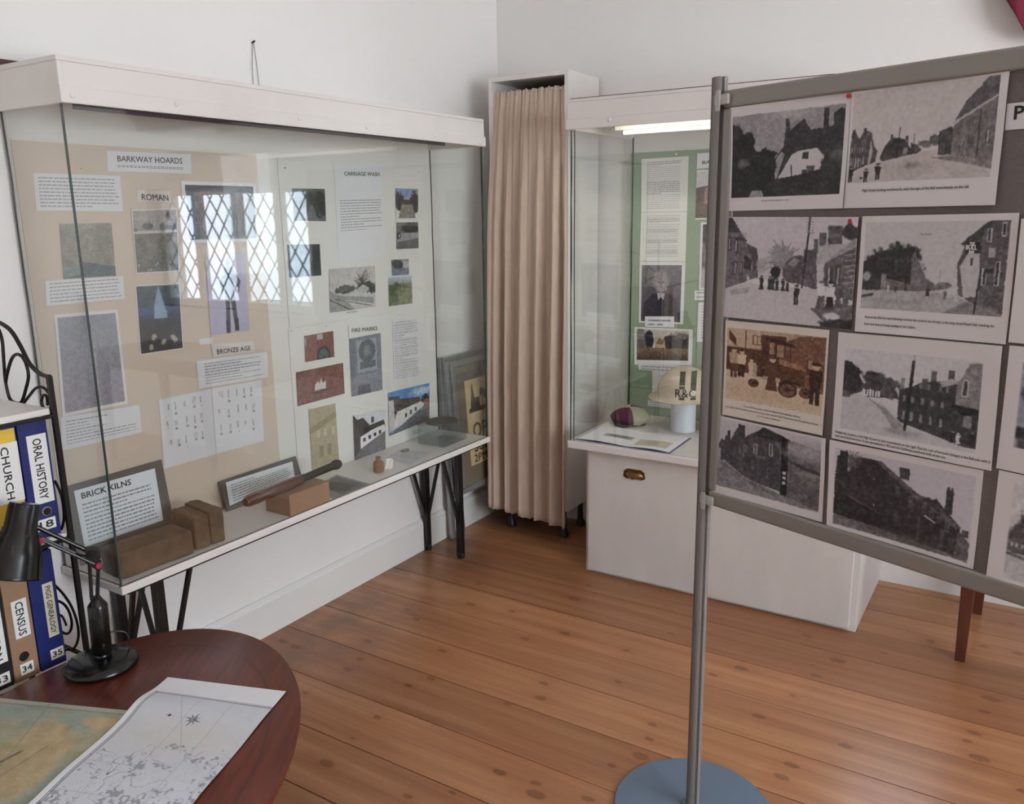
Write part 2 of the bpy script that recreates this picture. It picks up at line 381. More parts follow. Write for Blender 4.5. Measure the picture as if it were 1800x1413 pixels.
# ================================================================== THE ROOM
XL, YF, XR, YB, ZC = -2.29, 3.545, 2.7, -2.3, 2.95
T = .25
def struct(name, mb, m, **k): o = mb.build(name, m, **k); o['kind'] = 'structure'; return o
# floor of individual boards running along X, one mesh with its own procedural pine
knots = []
for (x, y, a) in [(80,155,1),(405,345,.8),(228,412,1),(195,535,.9),(680,482,1.5),(570,508,1),(940,355,1.2),(965,470,.6),(975,510,1.2),(885,590,.7),(750,672,1.4),(330,705,.9),(318,762,1),(283,830,1.7),(170,868,.9),(75,1000,.9),(880,865,1.3),(840,912,1.4),(1095,790,1.3),(1430,375,1.1),(1245,422,1),(1668,603,1.8),(1600,738,1.3),(1575,770,.9),(1625,838,1.8),(1645,655,1.1),(1640,395,1),(1780,425,1.3),(1750,305,.8),(1795,968,1),(1065,452,1.8)]:
    knots.append((1000 + x * .4444, 960 + y * .4444, a))
for (x, y, a) in [(305,520,1.4),(372,552,1.5),(725,618,1.1),(663,675,1.3),(770,520,1.1),(1035,400,1),(985,347,.9),(1178,573,1.2),(1115,725,1.2),(990,762,1),(820,938,.9),(545,1190,1.7),(988,1370,1),(425,803,.8),(685,1052,.6),(1232,1350,.8)]:
    knots.append((400 + x * .3206, 960 + y * .3206, a))
for (x, y, a) in [(25,318,1.3),(250,355,1.1),(538,478,1.5),(590,288,1.7),(670,215,1.1),(320,507,1.2),(405,832,1.4),(425,752,1.1),(225,865,1),(180,1240,1.4),(380,1298,1.1),(665,1385,1.2),(380,1360,1.9),(65,205,1)]:
    knots.append((820 + x * .3206, 960 + y * .3206, a))
fm, nt, b = nodes('pine_boards'); N, L = nt.nodes, nt.links
tc = N.new('ShaderNodeTexCoord'); at = N.new('ShaderNodeVertexColor'); at.layer_name = 'Col'
def mathn(op, a, b_=None, c_=None):
    n = N.new('ShaderNodeMath'); n.operation = op
    for i, v in enumerate((a, b_, c_)):
        if v is None: continue
        if hasattr(v, 'links'): L.new(v, n.inputs[i])
        else: n.inputs[i].default_value = v
    return n.outputs[0]
sep = N.new('ShaderNodeSeparateColor'); L.new(at.outputs['Color'], sep.inputs[0])
comb = N.new('ShaderNodeCombineXYZ'); L.new(mathn('MULTIPLY', sep.outputs[0], 30.), comb.inputs[0]); L.new(mathn('MULTIPLY', sep.outputs[1], 9.), comb.inputs[2])
va = N.new('ShaderNodeVectorMath'); va.operation = 'ADD'; L.new(tc.outputs['Object'], va.inputs[0]); L.new(comb.outputs[0], va.inputs[1])
def noise(vec, sc, st, det=4, rg=.55):
    mp = N.new('ShaderNodeMapping'); mp.inputs['Scale'].default_value = st; L.new(vec, mp.inputs[0]); n = N.new('ShaderNodeTexNoise')
    n.inputs['Scale'].default_value = sc; n.inputs['Detail'].default_value = det; n.inputs['Roughness'].default_value = rg; L.new(mp.outputs[0], n.inputs['Vector']); return n.outputs['Fac']
g1 = noise(va.outputs[0], 7, (.16, 3.2, 1), 5); g2 = noise(va.outputs[0], 24, (.06, 3.5, 1), 3); blot = noise(tc.outputs['Object'], 1.6, (1, 1, 1), 4)
wv = mathn('SINE', mathn('MULTIPLY', mathn('ADD', g1, mathn('MULTIPLY', g2, .25)), 42.))
kmin = None
for (px, py, a) in knots:
    P = onz((px, py), 0); rx, ry = .0135 * a, .0075 * a
    n = N.new('ShaderNodeVectorMath'); n.operation = 'MULTIPLY_ADD'; L.new(tc.outputs['Object'], n.inputs[0])
    n.inputs[1].default_value = (1 / rx, 1 / ry, 0); n.inputs[2].default_value = (-P[0] / rx, -P[1] / ry, 0)
    l = N.new('ShaderNodeVectorMath'); l.operation = 'LENGTH'; L.new(n.outputs[0], l.inputs[0])
    kmin = l.outputs['Value'] if kmin is None else mathn('MINIMUM', kmin, l.outputs['Value'])
kd = mathn('ADD', kmin, mathn('MULTIPLY', mathn('SUBTRACT', noise(tc.outputs['Object'], 60, (1, 1, 1), 2), .5), .9))
def ramp(f, stops):
    r = N.new('ShaderNodeValToRGB'); e = r.color_ramp.elements
    while len(e) < len(stops): e.new(.5)
    for q, (p, c) in zip(e, stops): q.position = p; q.color = c
    L.new(f, r.inputs[0]); return r.outputs[0]
def mixc(f, a, b_, mode='MIX'):
    n = N.new('ShaderNodeMix'); n.data_type = 'RGBA'; n.blend_type = mode
    for s_, v in ((0, f), (6, a), (7, b_)):
        if hasattr(v, 'links'): L.new(v, n.inputs[s_])
        else: n.inputs[s_].default_value = v
    return n.outputs[2]
basec = ramp(g1, [(.28, rgba((160, 110, 74))), (.5, rgba((182, 131, 92))), (.72, rgba((196, 148, 108)))])
basec = mixc(mathn('MULTIPLY', mathn('ADD', wv, 1.), .1), basec, rgba((150, 92, 56)))
basec = mixc(mathn('MULTIPLY', ramp(g2, [(.5, (0, 0, 0, 1)), (.75, (1, 1, 1, 1))]), .35), basec, rgba((150, 88, 50)))
tone = ramp(sep.outputs[1], [(0, rgba((205, 190, 180))), (1, rgba((255, 250, 244)))])
basec = mixc(1., basec, tone, 'MULTIPLY')
basec = mixc(mathn('MULTIPLY', ramp(blot, [(.48, (0, 0, 0, 1)), (.75, (1, 1, 1, 1))]), .4), basec, rgba((140, 104, 78)))
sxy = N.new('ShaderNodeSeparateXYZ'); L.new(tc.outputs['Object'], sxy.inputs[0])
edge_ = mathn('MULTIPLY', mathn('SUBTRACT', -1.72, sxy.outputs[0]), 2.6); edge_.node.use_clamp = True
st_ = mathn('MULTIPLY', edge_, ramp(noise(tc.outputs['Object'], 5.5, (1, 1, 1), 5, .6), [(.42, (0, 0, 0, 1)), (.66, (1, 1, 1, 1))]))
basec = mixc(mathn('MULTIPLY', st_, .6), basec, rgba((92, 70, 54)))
halo = ramp(mathn('DIVIDE', kd, 4.), [(.2, (1, 1, 1, 1)), (1, (0, 0, 0, 1))])
basec = mixc(mathn('MULTIPLY', halo, .32), basec, rgba((150, 86, 50)))
core = ramp(mathn('DIVIDE', kd, 2.), [(.0, (.8, .8, .8, 1)), (.3, (.7, .7, .7, 1)), (.42, (.9, .9, .9, 1)), (.66, (0, 0, 0, 1))])
basec = mixc(mathn('MULTIPLY', core, .6), basec, rgba((72, 38, 24)))
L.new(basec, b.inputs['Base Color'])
L.new(mathn('MULTIPLY_ADD', blot, .22, .24), b.inputs['Roughness']); b.inputs['Coat Weight'].default_value = .15; b.inputs['Coat Roughness'].default_value = .2
bp = N.new('ShaderNodeBump'); bp.inputs['Strength'].default_value = .25; bp.inputs['Distance'].default_value = .002
L.new(g1, bp.inputs['Height']); L.new(bp.outputs[0], b.inputs['Normal'])
seams = [1.778, 1.990, 2.190, 2.404, 2.607, 2.825, 3.034, 3.233, 3.471]
while seams[0] > YB: seams.insert(0, seams[0] - .208)
seams = [s for s in seams if s > YB] ; ys = [YB] + seams + [YF]
SEAMD = mat('seam_dirt', (38, 24, 16), .9)
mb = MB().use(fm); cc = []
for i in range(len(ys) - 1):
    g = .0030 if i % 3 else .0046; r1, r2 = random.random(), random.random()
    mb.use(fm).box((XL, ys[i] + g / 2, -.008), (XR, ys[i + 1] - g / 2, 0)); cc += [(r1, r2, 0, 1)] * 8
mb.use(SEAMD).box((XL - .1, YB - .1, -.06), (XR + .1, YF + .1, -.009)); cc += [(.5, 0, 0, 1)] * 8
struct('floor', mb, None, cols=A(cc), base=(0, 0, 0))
struct('ceiling', MB().box((XL - T, YB - T, ZC), (XR + T, YF + T, ZC + .1)), CEIL)
struct('wall_left', MB().box((XL - T, YB - T, -.1), (XL, YF + T, ZC)), WALLM)
WX0, WX1, WZ0, WZ1 = -.46, 1.05, .93, 1.69
mb = MB().box((XL, YF, -.1), (WX0, YF + T, ZC)).box((WX1, YF, -.1), (XR + T, YF + T, ZC)).box((WX0, YF, -.1), (WX1, YF + T, WZ0)).box((WX0, YF, WZ1), (WX1, YF + T, ZC))
struct('wall_far', mb, WALLM)
# the wall behind the viewer is plain, the wall on the right has a wide window
mb = MB().box((XL, YB - T, -.1), (XR + T, YB, ZC))
struct('wall_near', mb, WALLM)
RY0, RY1, RZ0, RZ1 = -.4, 2.2, .9, 2.3
mb = MB().box((XR, YB, -.1), (XR + T, RY0, ZC)).box((XR, RY1, -.1), (XR + T, YF, ZC)).box((XR, RY0, -.1), (XR + T, RY1, RZ0)).box((XR, RY0, RZ1), (XR + T, RY1, ZC))
struct('wall_right', mb, WALLM)
def skirt(name, a, b_, n):
    n = A(n); a, b_ = A(a), A(b_)
    prof = [(0, 0), (.018, 0), (.018, .125), (.014, .135), (.006, .145), (0, .145)]
    P = [a + n * p[0] + A((0, 0, p[1])) for p in prof]
    return struct(name, MB().prism(P, b_ - a), SKIRT)
skirt('baseboard_left', (XL, YB, 0), (XL, YF - .018, 0), (1., 0, 0)); skirt('baseboard_far', (XL, YF, 0), (XR, YF, 0), (0, -1., 0))
def winframe(name, plane, a0, a1, z0, z1, d0, d1, nm, lattice):
    """window set in a wall; plane 'y' or 'x'; d0..d1 depth of frame"""
    def q(a, d, z): return (a, d, z) if plane == 'y' else (d, a, z)
    def bx(mb, a, b_, c, d, e, f):
        p, r = q(a, c, e), q(b_, d, f); mb.box(tuple(min(i, j) for i, j in zip(p, r)), tuple(max(i, j) for i, j in zip(p, r)))
    root = thing(name, None, None, q((a0 + a1) / 2, (d0 + d1) / 2, z0)); root['kind'] = 'structure'
    mb = MB(); w = .045
    bx(mb, a0, a1, d0, d1, z0, z0 + w); bx(mb, a0, a1, d0, d1, z1 - w, z1); bx(mb, a0, a0 + w, d0, d1, z0 + w, z1 - w); bx(mb, a1 - w, a1, d0, d1, z0 + w, z1 - w)
    mb.build('window_frame', SKIRT, root)
    st = (a1 - a0) / nm
    for i in range(1, nm):
        m2 = MB(); bx(m2, a0 + st * i - .025, a0 + st * i + .025, d0, d1, z0 + w, z1 - w); m2.build('mullion', SKIRT, root)
    dm = (d0 + d1) / 2
    for i in range(nm):
        lo = a0 + st * i + (w if i == 0 else .025); hi = a0 + st * (i + 1) - (w if i == nm - 1 else .025)
        m3 = MB(); bx(m3, lo, hi, dm - .002, dm + .002, z0 + w, z1 - w); m3.build('window_pane', WGLASS, root)
        if lattice:
            m4 = MB(); dw, dh = lattice; zlo, zhi = z0 + w, z1 - w; n = int((hi - lo) / dw + (zhi - zlo) / dh) + 3
            for s_ in (-1, 1):
                for k in range(-n, n + 1):
                    # line a = lo + k*dw + s*t*dw, z = zlo + t*dh
                    t0, t1 = 0., (zhi - zlo) / dh; a_ = lambda t: lo + k * dw + s_ * t * dw
                    ta, tb = sorted(((lo - lo - k * dw) / (s_ * dw), (hi - lo - k * dw) / (s_ * dw))); t0, t1 = max(t0, ta), min(t1, tb)
                    if t1 - t0 > .05: m4.bar(q(a_(t0), dm, zlo + t0 * dh), q(a_(t1), dm, zlo + t1 * dh), .007, .007, up=q(0, 1, 0))
            m4.build('lead_lattice', LEAD, root)
    return root
LEAD = mat('lead_strip', (120, 122, 126), .5, metal=.5)
winframe('window_1', 'y', WX0, WX1, WZ0, WZ1, YF + .08, YF + .14, 4, (.115, .16))
struct('trim_1', MB().box((WX0 - .03, YF - .03, WZ0 - .025), (WX1 + .03, YF + .079, WZ0)), SKIRT, bevel=.003)
winframe('window_2', 'x', RY0, RY1, RZ0, RZ1, XR + .08, XR + .14, 3, None)
# ------------------------------------------------------------------ daylight and added ceiling lamps
w = bpy.data.worlds.new('sky'); SC.world = w; w.use_nodes = True; nt = w.node_tree
bg = nt.nodes['Background']; tcw = nt.nodes.new('ShaderNodeTexCoord'); sx = nt.nodes.new('ShaderNodeSeparateXYZ'); rr = nt.nodes.new('ShaderNodeValToRGB')
nt.links.new(tcw.outputs['Generated'], sx.inputs[0]); nt.links.new(sx.outputs['Z'], rr.inputs[0]); nt.links.new(rr.outputs[0], bg.inputs[0])
rr.color_ramp.elements[0].color = (.76, .86, 1., 1); rr.color_ramp.elements[1].color = (.62, .77, 1., 1); bg.inputs['Strength'].default_value = 10
def area(name, loc, rot, sx_, sy_, power, col=(1, 1, 1), portal=False):
    l = bpy.data.lights.new(name, 'AREA'); l.shape = 'RECTANGLE'; l.size = sx_; l.size_y = sy_; l.energy = power; l.color = col
    if portal: l.cycles.is_portal = True
    o = bpy.data.objects.new(name, l); COL.objects.link(o); o.location = loc; o.rotation_euler = rot; return o
area('daylight_window_far', ((WX0 + WX1) / 2, YF + .2, (WZ0 + WZ1) / 2), (-math.pi / 2, 0, 0), WX1 - WX0, WZ1 - WZ0, 1, portal=True)
area('daylight_window_right', (XR + .2, (RY0 + RY1) / 2, (RZ0 + RZ1) / 2), (0, math.pi / 2, 0), RZ1 - RZ0, RY1 - RY0, 88, (1., .985, .96))
ADDED_TUBE = emat('added_fill_tube', (1., .96, .91), 6.)  # unseen ceiling tubes, added to brighten the room
def batten(y, x, desc):  # unseen batten added to brighten the room
    r = thing('added_ceiling_light', desc, 'light', (x, y, ZC)); MB().box((x - .6, y - .05, ZC - .05), (x + .6, y + .05, ZC - .001)).build('added_housing', WHITE, r, bevel=.006)
    MB().tube([(x - .57, y, ZC - .085), (x + .57, y, ZC - .085)], .019, 14).build('tube', ADDED_TUBE, r, smooth=True)
    for s_ in (-1, 1): MB().box((x + s_ * .59 - .012, y - .02, ZC - .11), (x + s_ * .59 + .012, y + .02, ZC - .051)).build('end_cap', WHITE, r)
batten(1.6, -.5, 'unseen white fluorescent batten added on the ceiling nearer the far wall')
batten(-.6, .3, 'unseen white fluorescent batten added on the ceiling behind the viewer')
# ------------------------------------------------------------------ outside the window
mb = MB().box((-14, YF + T + .02, -.75), (14, 16, -.7)); struct('ground', mb, mat('road_tarmac', (128, 130, 134), .9, var=.1, scale=3), base=(0, 8, -.7))
fb, nt2, bb = nodes('red_brickwork'); bt = nt2.nodes.new('ShaderNodeTexBrick'); t2 = nt2.nodes.new('ShaderNodeTexCoord'); mp2 = nt2.nodes.new('ShaderNodeMapping')
mp2.inputs['Rotation'].default_value = (math.pi / 2, 0, 0); nt2.links.new(t2.outputs['Object'], mp2.inputs[0]); nt2.links.new(mp2.outputs[0], bt.inputs[0])
bt.inputs['Scale'].default_value = 4.5; bt.inputs['Color1'].default_value = rgba((112, 78, 64)); bt.inputs['Color2'].default_value = rgba((92, 64, 54)); bt.inputs['Mortar'].default_value = rgba((120, 108, 98)); nt2.links.new(bt.outputs[0], bb.inputs[0]); bb.inputs['Roughness'].default_value = .9
hb = thing('house', 'brick house across the road, mirrored in the glass of the left case', 'house', (-1, 11, -.7))
MB().box((-9, 11, -.7), (7, 15, 5.2)).build('wall', fb, hb); MB().prism([(-9.3, 10.7, 5.2), (-9.3, 15.3, 5.2), (-9.3, 13, 7.4)], (16.6, 0, 0)).build('roof', mat('roof_tile', (120, 90, 80), .9), hb)
for i, x in enumerate((-6.5, -3.6, -.7, 2.2, 5.1)):
    for z in (.4, 3.1):
        wf = MB().box((x - .55, 10.93, z), (x + .55, 10.999, z + 1.3)).build('sash_window', SKIRT, hb); m9 = MB()
        for a in range(3):
            for c_ in range(4): m9.box((x - .5 + a * .345, 10.92, z + .06 + c_ * .305), (x - .5 + a * .345 + .30, 10.929, z + .06 + c_ * .305 + .26))
        m9.build('pane', mat('dark_window_pane', (92, 110, 128), .1), wf)
cr_ = thing('car', 'red car parked outside, mirrored in the glass of the left case', 'car', (-1.2, 8.2, -.7))
def carp(z, w_): return z
prof = [(-2.0, .25), (-2.05, .6), (-1.95, .85), (-1.2, .95), (-.75, 1.38), (.75, 1.42), (1.35, .98), (1.95, .86), (2.05, .55), (2.0, .25)]
MB().prism([(-1.2 + x, 7.4, -.7 + z) for x, z in prof], (0, 1.65, 0)).build('body', mat('red_car_paint', (178, 40, 44), .2, coat=1), cr_, bevel=.08, seg=3)
MB().prism([(-1.2 + x, 7.385, -.7 + z) for x, z in [(-1.05, .98), (-.68, 1.32), (.7, 1.34), (1.15, .99)]], (0, 1.68, 0)).build('side_window', mat('car_glass', (50, 62, 72), .08), cr_)
for x in (-1.3, 1.3):
    for y in (7.38, 8.87): MB().lathe((-1.2 + x, y, -.38), [(.32, 0), (.32, .2)], 24, (0, 1, 0)).build('wheel', SATBLK, cr_)
# white blind box over the window and the maroon curtain beside it
t = thing('roller_blind', 'white roller blind in a cassette above the leaded window', 'blind', (.55, YF - .06, 1.9))
MB().box((.2, YF - .09, 1.9), (.98, YF - .001, 2.03)).build('cassette', WHITE, t, bevel=.012)
MB().tube([(.23, YF - .05, 1.895), (.95, YF - .05, 1.895)], .008, 8).build('bottom_rail', WHITE, t)
V = []; F = []; nu, nv = 260, 24
for j in range(nv + 1):
    for i in range(nu + 1):
        x = -.40 + 1.64 * i / nu; hem = max(2.05, 2.53 - 1.70 * min(x + .40, 1.24 - x)) ; v = j / nv
        V.append((x, 3.462 - .014 * math.sin(x * 62 + .6 * math.sin(x * 9)) * (.4 + .6 * v), 2.535 + (hem - .01 - 2.535) * v))
for j in range(nv):
    for i in range(nu): q = j * (nu + 1) + i; F.append((q, q + 1, q + nu + 2, q + nu + 1))
mb = MB(); mb.add(V, F); o = mb.build('curtain', MAROON, smooth='all'); tag(o, 'maroon curtain valance high on the far wall in the top right corner', 'curtain'); o.modifiers.new('s', 'SOLIDIFY').thickness = .002
t = thing('curtain_rail', 'slim dark rail holding the maroon curtain', 'rail', (.3, 3.5, 2.55)); MB().tube([(-.45, 3.5, 2.545), (1.3, 3.5, 2.545)], .01, 12).build('rod', BRASS, t, smooth=True)
for x in (-.4, 1.25): MB().tube([(x, 3.5, 2.54), (x, YF - .001, 2.54)], .006, 8).build('bracket', BRASS, t)
# nail and wire loop on the left wall
t = thing('picture_wire', 'nail with a hanging wire loop on the wall above the left case', 'wire', (XL, 2.05, 2.06))
MB().tube([(XL, 2.056, 2.062), (XL + .014, 2.056, 2.066)], .003, 8).build('nail', SATBLK, t)
MB().tube([(XL + .006, 2.054, 2.064), (XL + .006, 2.044, 1.99), (XL + .006, 2.042, 1.89)], .0009, 6).build('wire', INKG, t); MB().tube([(XL + .006, 2.058, 2.064), (XL + .006, 2.064, 1.99), (XL + .006, 2.070, 1.89)], .0009, 6).build('wire', INKG, t)

# ================================================================== LEFT DISPLAY CASE
CX0, CX1, CY0, CY1, SZ0, SZ1, HZ0, HZ1 = XL + .004, -1.998, 1.2, 2.985, .515, .538, 1.770, 1.877
lc = thing('display_case', 'long white glass display case with brown header on black legs along the left wall', 'display case', (-2.14, 2.09, 0))
MB().box((CX0, CY0, SZ0), (CX1, CY1, SZ1)).build('shelf', WHITE, lc, bevel=.003)
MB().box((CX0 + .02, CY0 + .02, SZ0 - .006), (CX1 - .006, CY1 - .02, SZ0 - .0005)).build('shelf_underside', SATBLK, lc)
# hood: hollow box open below
mb = MB().box((CX0, CY0, HZ1 - .012), (CX1, CY1, HZ1)).box((CX1 - .014, CY0 + .014, HZ0 + .012), (CX1 - .001, CY1 - .014, HZ1 - .0121)).box((CX0, CY0 + .001, HZ0), (CX1, CY0 + .0139, HZ1 - .0121)).box((CX0, CY1 - .0139, HZ0), (CX1, CY1 - .001, HZ1 - .0121)).box((CX0, CY0 + .014, HZ0 + .05), (CX1 - .0141, CY1 - .014, HZ0 + .06))
mb.build('hood', CREAM, lc, bevel=.0015)
MB().box((CX1 - .001, CY0 - .002, HZ0), (CX1 + .007, CY1 + .002, HZ0 + .039)).build('fascia_strip', CREAM, lc, bevel=.002)
MB().box((CX1 - .0205, CY0 + .04, HZ0 - .010), (CX1 - .0160, CY1 - .25, HZ0 + .011)).build('shadow_strip', mat('painted_shadow_grey', (66, 62, 66), .9), lc)  # dark strip painted in as the shadow below the fascia
for px, py in ((127, 168), (310, 183), (526, 208), (645, 224), (766, 240), (844, 251)):
    P = onx((px, py), CX1 + .007); MB().lathe(P, [(.0065, -.001), (.0065, .002), (.004, .004), (.001, .0045)], 14, (1, 0, 0)).build('screw_cap', WHITE, lc, smooth=True)
gx = CX1 - .010; GT = .0045
MB().box((gx - GT, CY0 + .006, SZ1), (gx, CY1 - .004, HZ0 + .02)).build('front_glass', GLASS, lc)
MB().box((CX0 + .008, CY0 + .006, SZ1), (gx - GT - .001, CY0 + .006 + GT, HZ0 + .02)).build('end_glass', GLASS, lc)
MB().box((CX0 + .008, CY1 - .004 - GT, SZ1), (gx - GT - .001, CY1 - .004, HZ0 + .02)).build('end_glass', GLASS, lc)
def seal(x, y, z0, z1, r=.0016, par=lc, m=SEAL, nm='sealant', wob=.0011):
    P = [(x + random.uniform(-1, 1) * wob, y + random.uniform(-1, 1) * wob, z0 + (z1 - z0) * k / 14) for k in range(15)]
    return MB().tube(P, r, 6).build(nm, m, par, smooth=True)
seal(gx - .003, CY0 + .008, SZ1, HZ0); seal(gx - .003, CY1 - .006, SZ1, HZ0, .0022); seal(CX0 + .010, CY0 + .008, SZ1, HZ0, .0022); seal(CX0 + .010, CY1 - .006, SZ1, HZ0, .0026)
MB().box((gx - .0068, CY0 + .0058, SZ1), (gx + .0008, CY0 + .0085, HZ0)).build('glass_edge', EDGE, lc)
MB().box((gx - .0068, CY1 - .0062, SZ1), (gx + .0008, CY1 - .0032, HZ0)).build('glass_edge', EDGE, lc)
for a, b_ in (((gx, CY0, SZ1), (gx, CY1, SZ1)), ((CX0, CY0 + .008, SZ1), (gx, CY0 + .008, SZ1))):
    MB().tube([a, b_], .0018, 6).build('sealant', SEAL, lc)
MB().box((CX0, CY0 + .012, SZ1 + .0005), (CX0 + .008, CY1 - .012, HZ0 + .049)).build('back_board', WCARD, lc)
def leg(par, x, y, top, foot, brace):
    MB().bar((x, y, .006), (x, y, top), .028, .028, up=(1, 0, 0)).build('leg', SATBLK, par, bevel=.003)
    MB().lathe((x, y, 0), [(.017, 0), (.017, .02), (.014, .028)], 16).build('foot_cap', SATBLK, par)
    for dx, dy in brace: MB().bar((x + np.sign(dx) * .008, y + np.sign(dy) * .008, .16), (x + dx, y + dy, top), .012, .012, up=(1, 0, 0)).build('brace', SATBLK, par)
for (x, y, sg) in ((-2.076, 2.845, -1), (-2.262, 2.845, -1), (-2.062, 1.345, 1), (-2.262, 1.345, 1)):
    leg(lc, x, y, SZ0 - .006, 0, [(0, .12 * sg), (.10 if x < -2.2 else -.10, 0)])
# ------------------------------------------------------------------ cards and prints inside (on the back board)
BX = CX0 + .008
NH = (1, 0, 0)
def qx(pts, off): return surf(*[onx(p, BX + off) for p in pts], hint=NH)
def mount(name, pts, off, m, lab, cat='card', group=None, th=.0015):
    P = [onx(p, BX + off) for p in pts]; mb = MB().prism([p - A((th, 0, 0)) for p in P], (th, 0, 0)); o = mb.build(name, m); tag(o, lab, cat, group); return o
zb = SZ1 + .003
P0 = onx((36, 244), BX + .004); P1 = onx((451, 275), BX + .004); P2 = onx((489, 806), BX + .004)
y0, y1, zt = P0[1], P1[1], (P0[2] + P1[2]) / 2
o = MB().box((BX + .001, CY0 + .02, zb), (BX + .003, y1, zt)).build('mount_card', BEIGEC); tag(o, 'large peach backing card in the near half of the left case', 'card')
a = onx((488, 281), BX + .004); b2 = onx((747, 291), BX + .004); c2 = onx((507, 578), BX + .004)
ztop = (a[2] + b2[2]) / 2; zc = c2[2]
o = MB().box((BX + .001, a[1], zc + .002), (BX + .003, CY1 - .016, ztop)).build('mount_card', WCARD); tag(o, 'white backing card headed CARRIAGE WASH in the far half of the left case', 'card'); wash = o
o = MB().box((BX + .001, c2[1], zb), (BX + .0026, CY1 - .018, zc - .001)).build('mount_card', WCARD); tag(o, 'white backing card headed FIRE MARKS below the carriage wash card', 'card'); fire = o
for px, py, nm in ((500, 295, wash), (418, 300, None), (142, 296, None), (736, 302, None), (702, 553, None), (573, 573, None), (511, 582, None)):
    P = onx((px, py), BX + .005); o = MB().lathe(P, [(.0035, 0), (.0035, .004), (.0018, .006)] if nm else [(.0016, 0), (.0016, .003)], 10, (1, 0, 0)).build('drawing_pin', CHROME)
    tag(o, {500: 'large silver pin at the top left corner of the carriage wash card', 418: 'tiny pin above the wide photograph on the peach card', 142: 'tiny pin above the typed notice at the left end of the left case', 736: 'tiny pin at the top right corner of the carriage wash card', 702: 'tiny pin above the long typed page in the left case', 573: 'tiny pin on the card edge above the fire mark photographs, right of its twin', 511: 'tiny pin at the top left corner of the fire marks card'}[px], 'pin', 'pins in the left display case')
PAP = (222, 220, 222)
def notice(name, pts, off, lab, rows=0, items=None, box=(.05, .08, .96, .94), bg=PAP, short=(), res=None, q=qx, cat='notice', group=None, c=112, draw=None, border=None):
    S = q(pts, off); W, H = S.W, S.H; w = res or int(max(24, min(220, W * 1150))); h = int(max(16, w * H / W)); cv = Cv(w, h, bg)
    if draw: draw(cv)
    if rows: cv.para(box[0], box[1], box[2], box[3], rows, c=c, short=short, seed=rows * 7 + int(pts[0][0]))
    o = sheet(name, S, cv); tag(o, lab, cat, group)
    if items: letters(S, W, H, [(t[0], t[1] * W, t[2] * H, t[3], t[4] * W if t[4] else None, t[5], t[6], 0) for t in items], o)
    return o
notice('typed_notice', [(58, 304), (211, 309), (216.5, 371), (64, 370)], .005, 'typed notice of nine lines at the left end, above the pale aerial photograph', 9, short=(8,), group='notices in the left case')
notice('heading_label', [(187, 265), (335, 271), (337, 306), (189, 300.6)], .006, 'heading label BARKWAY HOARDS with a dashed underline', items=[('BARKWAY HOARDS', .5, .50, .0165, .77, 'c', .011), ('=================', .5, .84, .012, .78, 'c', .0)], group='notices in the left case')
notice('heading_label', [(240.6, 334), (300, 336), (304, 356), (242, 354)], .006, 'small heading label ROMAN', items=[('ROMAN', .5, .86, .018, .76, 'c', .011)], bg=(214, 205, 196), group='notices in the left case')
notice('typed_notice', [(79, 494), (216.5, 484.7), (219, 525), (82, 537.6)], .006, 'typed caption of six lines under the aerial photograph', 6, group='notices in the left case')
notice('typed_notice', [(106, 734), (245, 711.7), (249, 760), (109, 792)], .006, 'typed address caption under the tall grey drawing', 8, short=(0, 1, 2, 3, 4), box=(.06, .12, .97, .9), group='notices in the left case')
notice('heading_label', [(371, 606), (446, 599), (447.6, 617), (375, 627)], .006, 'heading label BRONZE AGE', items=[('BRONZE AGE', .5, .84, .0155, .80, 'c', .011)], group='notices in the left case', bg=(214, 206, 200))
notice('typed_notice', [(345, 635), (470, 618), (471, 663), (349.6, 683.4)], .005, 'typed notice under the BRONZE AGE heading', 8, short=(1, 4, 6), box=(.1, .1, .92, .92), group='notices in the left case')
notice('blank_label', [(350, 596), (374, 593), (374, 604), (351, 606)], .005, 'tiny blank white label above the BRONZE AGE heading', group='notices in the left case')
def finds(seed, n):
    def f(cv):
        r = np.random.default_rng(seed)
        for k in range(n):
            x, y = .1 + .8 * ((k % 5) + .3) / 5 + r.uniform(-.03, .03), .12 + .26 * (k // 5) + r.uniform(-.02, .02); hh = r.uniform(.05, .12); ww = r.uniform(.012, .05)
            for _ in range(10): cv.line((x + r.uniform(-ww, ww), y - hh / 2), (x + r.uniform(-ww, ww), y + hh / 2), .004, 120, .5)
            if r.random() < .4: cv.ell(x, y + hh, .022, .018, 50); cv.ell(x, y + hh, .013, .01, 215)
            if r.random() < .4: cv.line((x, y + hh), (x + .02, y + hh * 1.1), .008, 40)
    return f
notice('drawing_sheet', [(279, 703), (371, 683.4), (380, 798), (288.7, 823.5)], .005, 'white sheet of small bronze age find drawings, left of the pair', draw=finds(5, 15), cat='drawing', group='find drawings in the left case')
notice('drawing_sheet', [(371.5, 683), (459.5, 667.8), (464, 775), (380.5, 797.5)], .005, 'white sheet of small bronze age find drawings, right of the pair', draw=finds(9, 15), cat='drawing', group='find drawings in the left case')
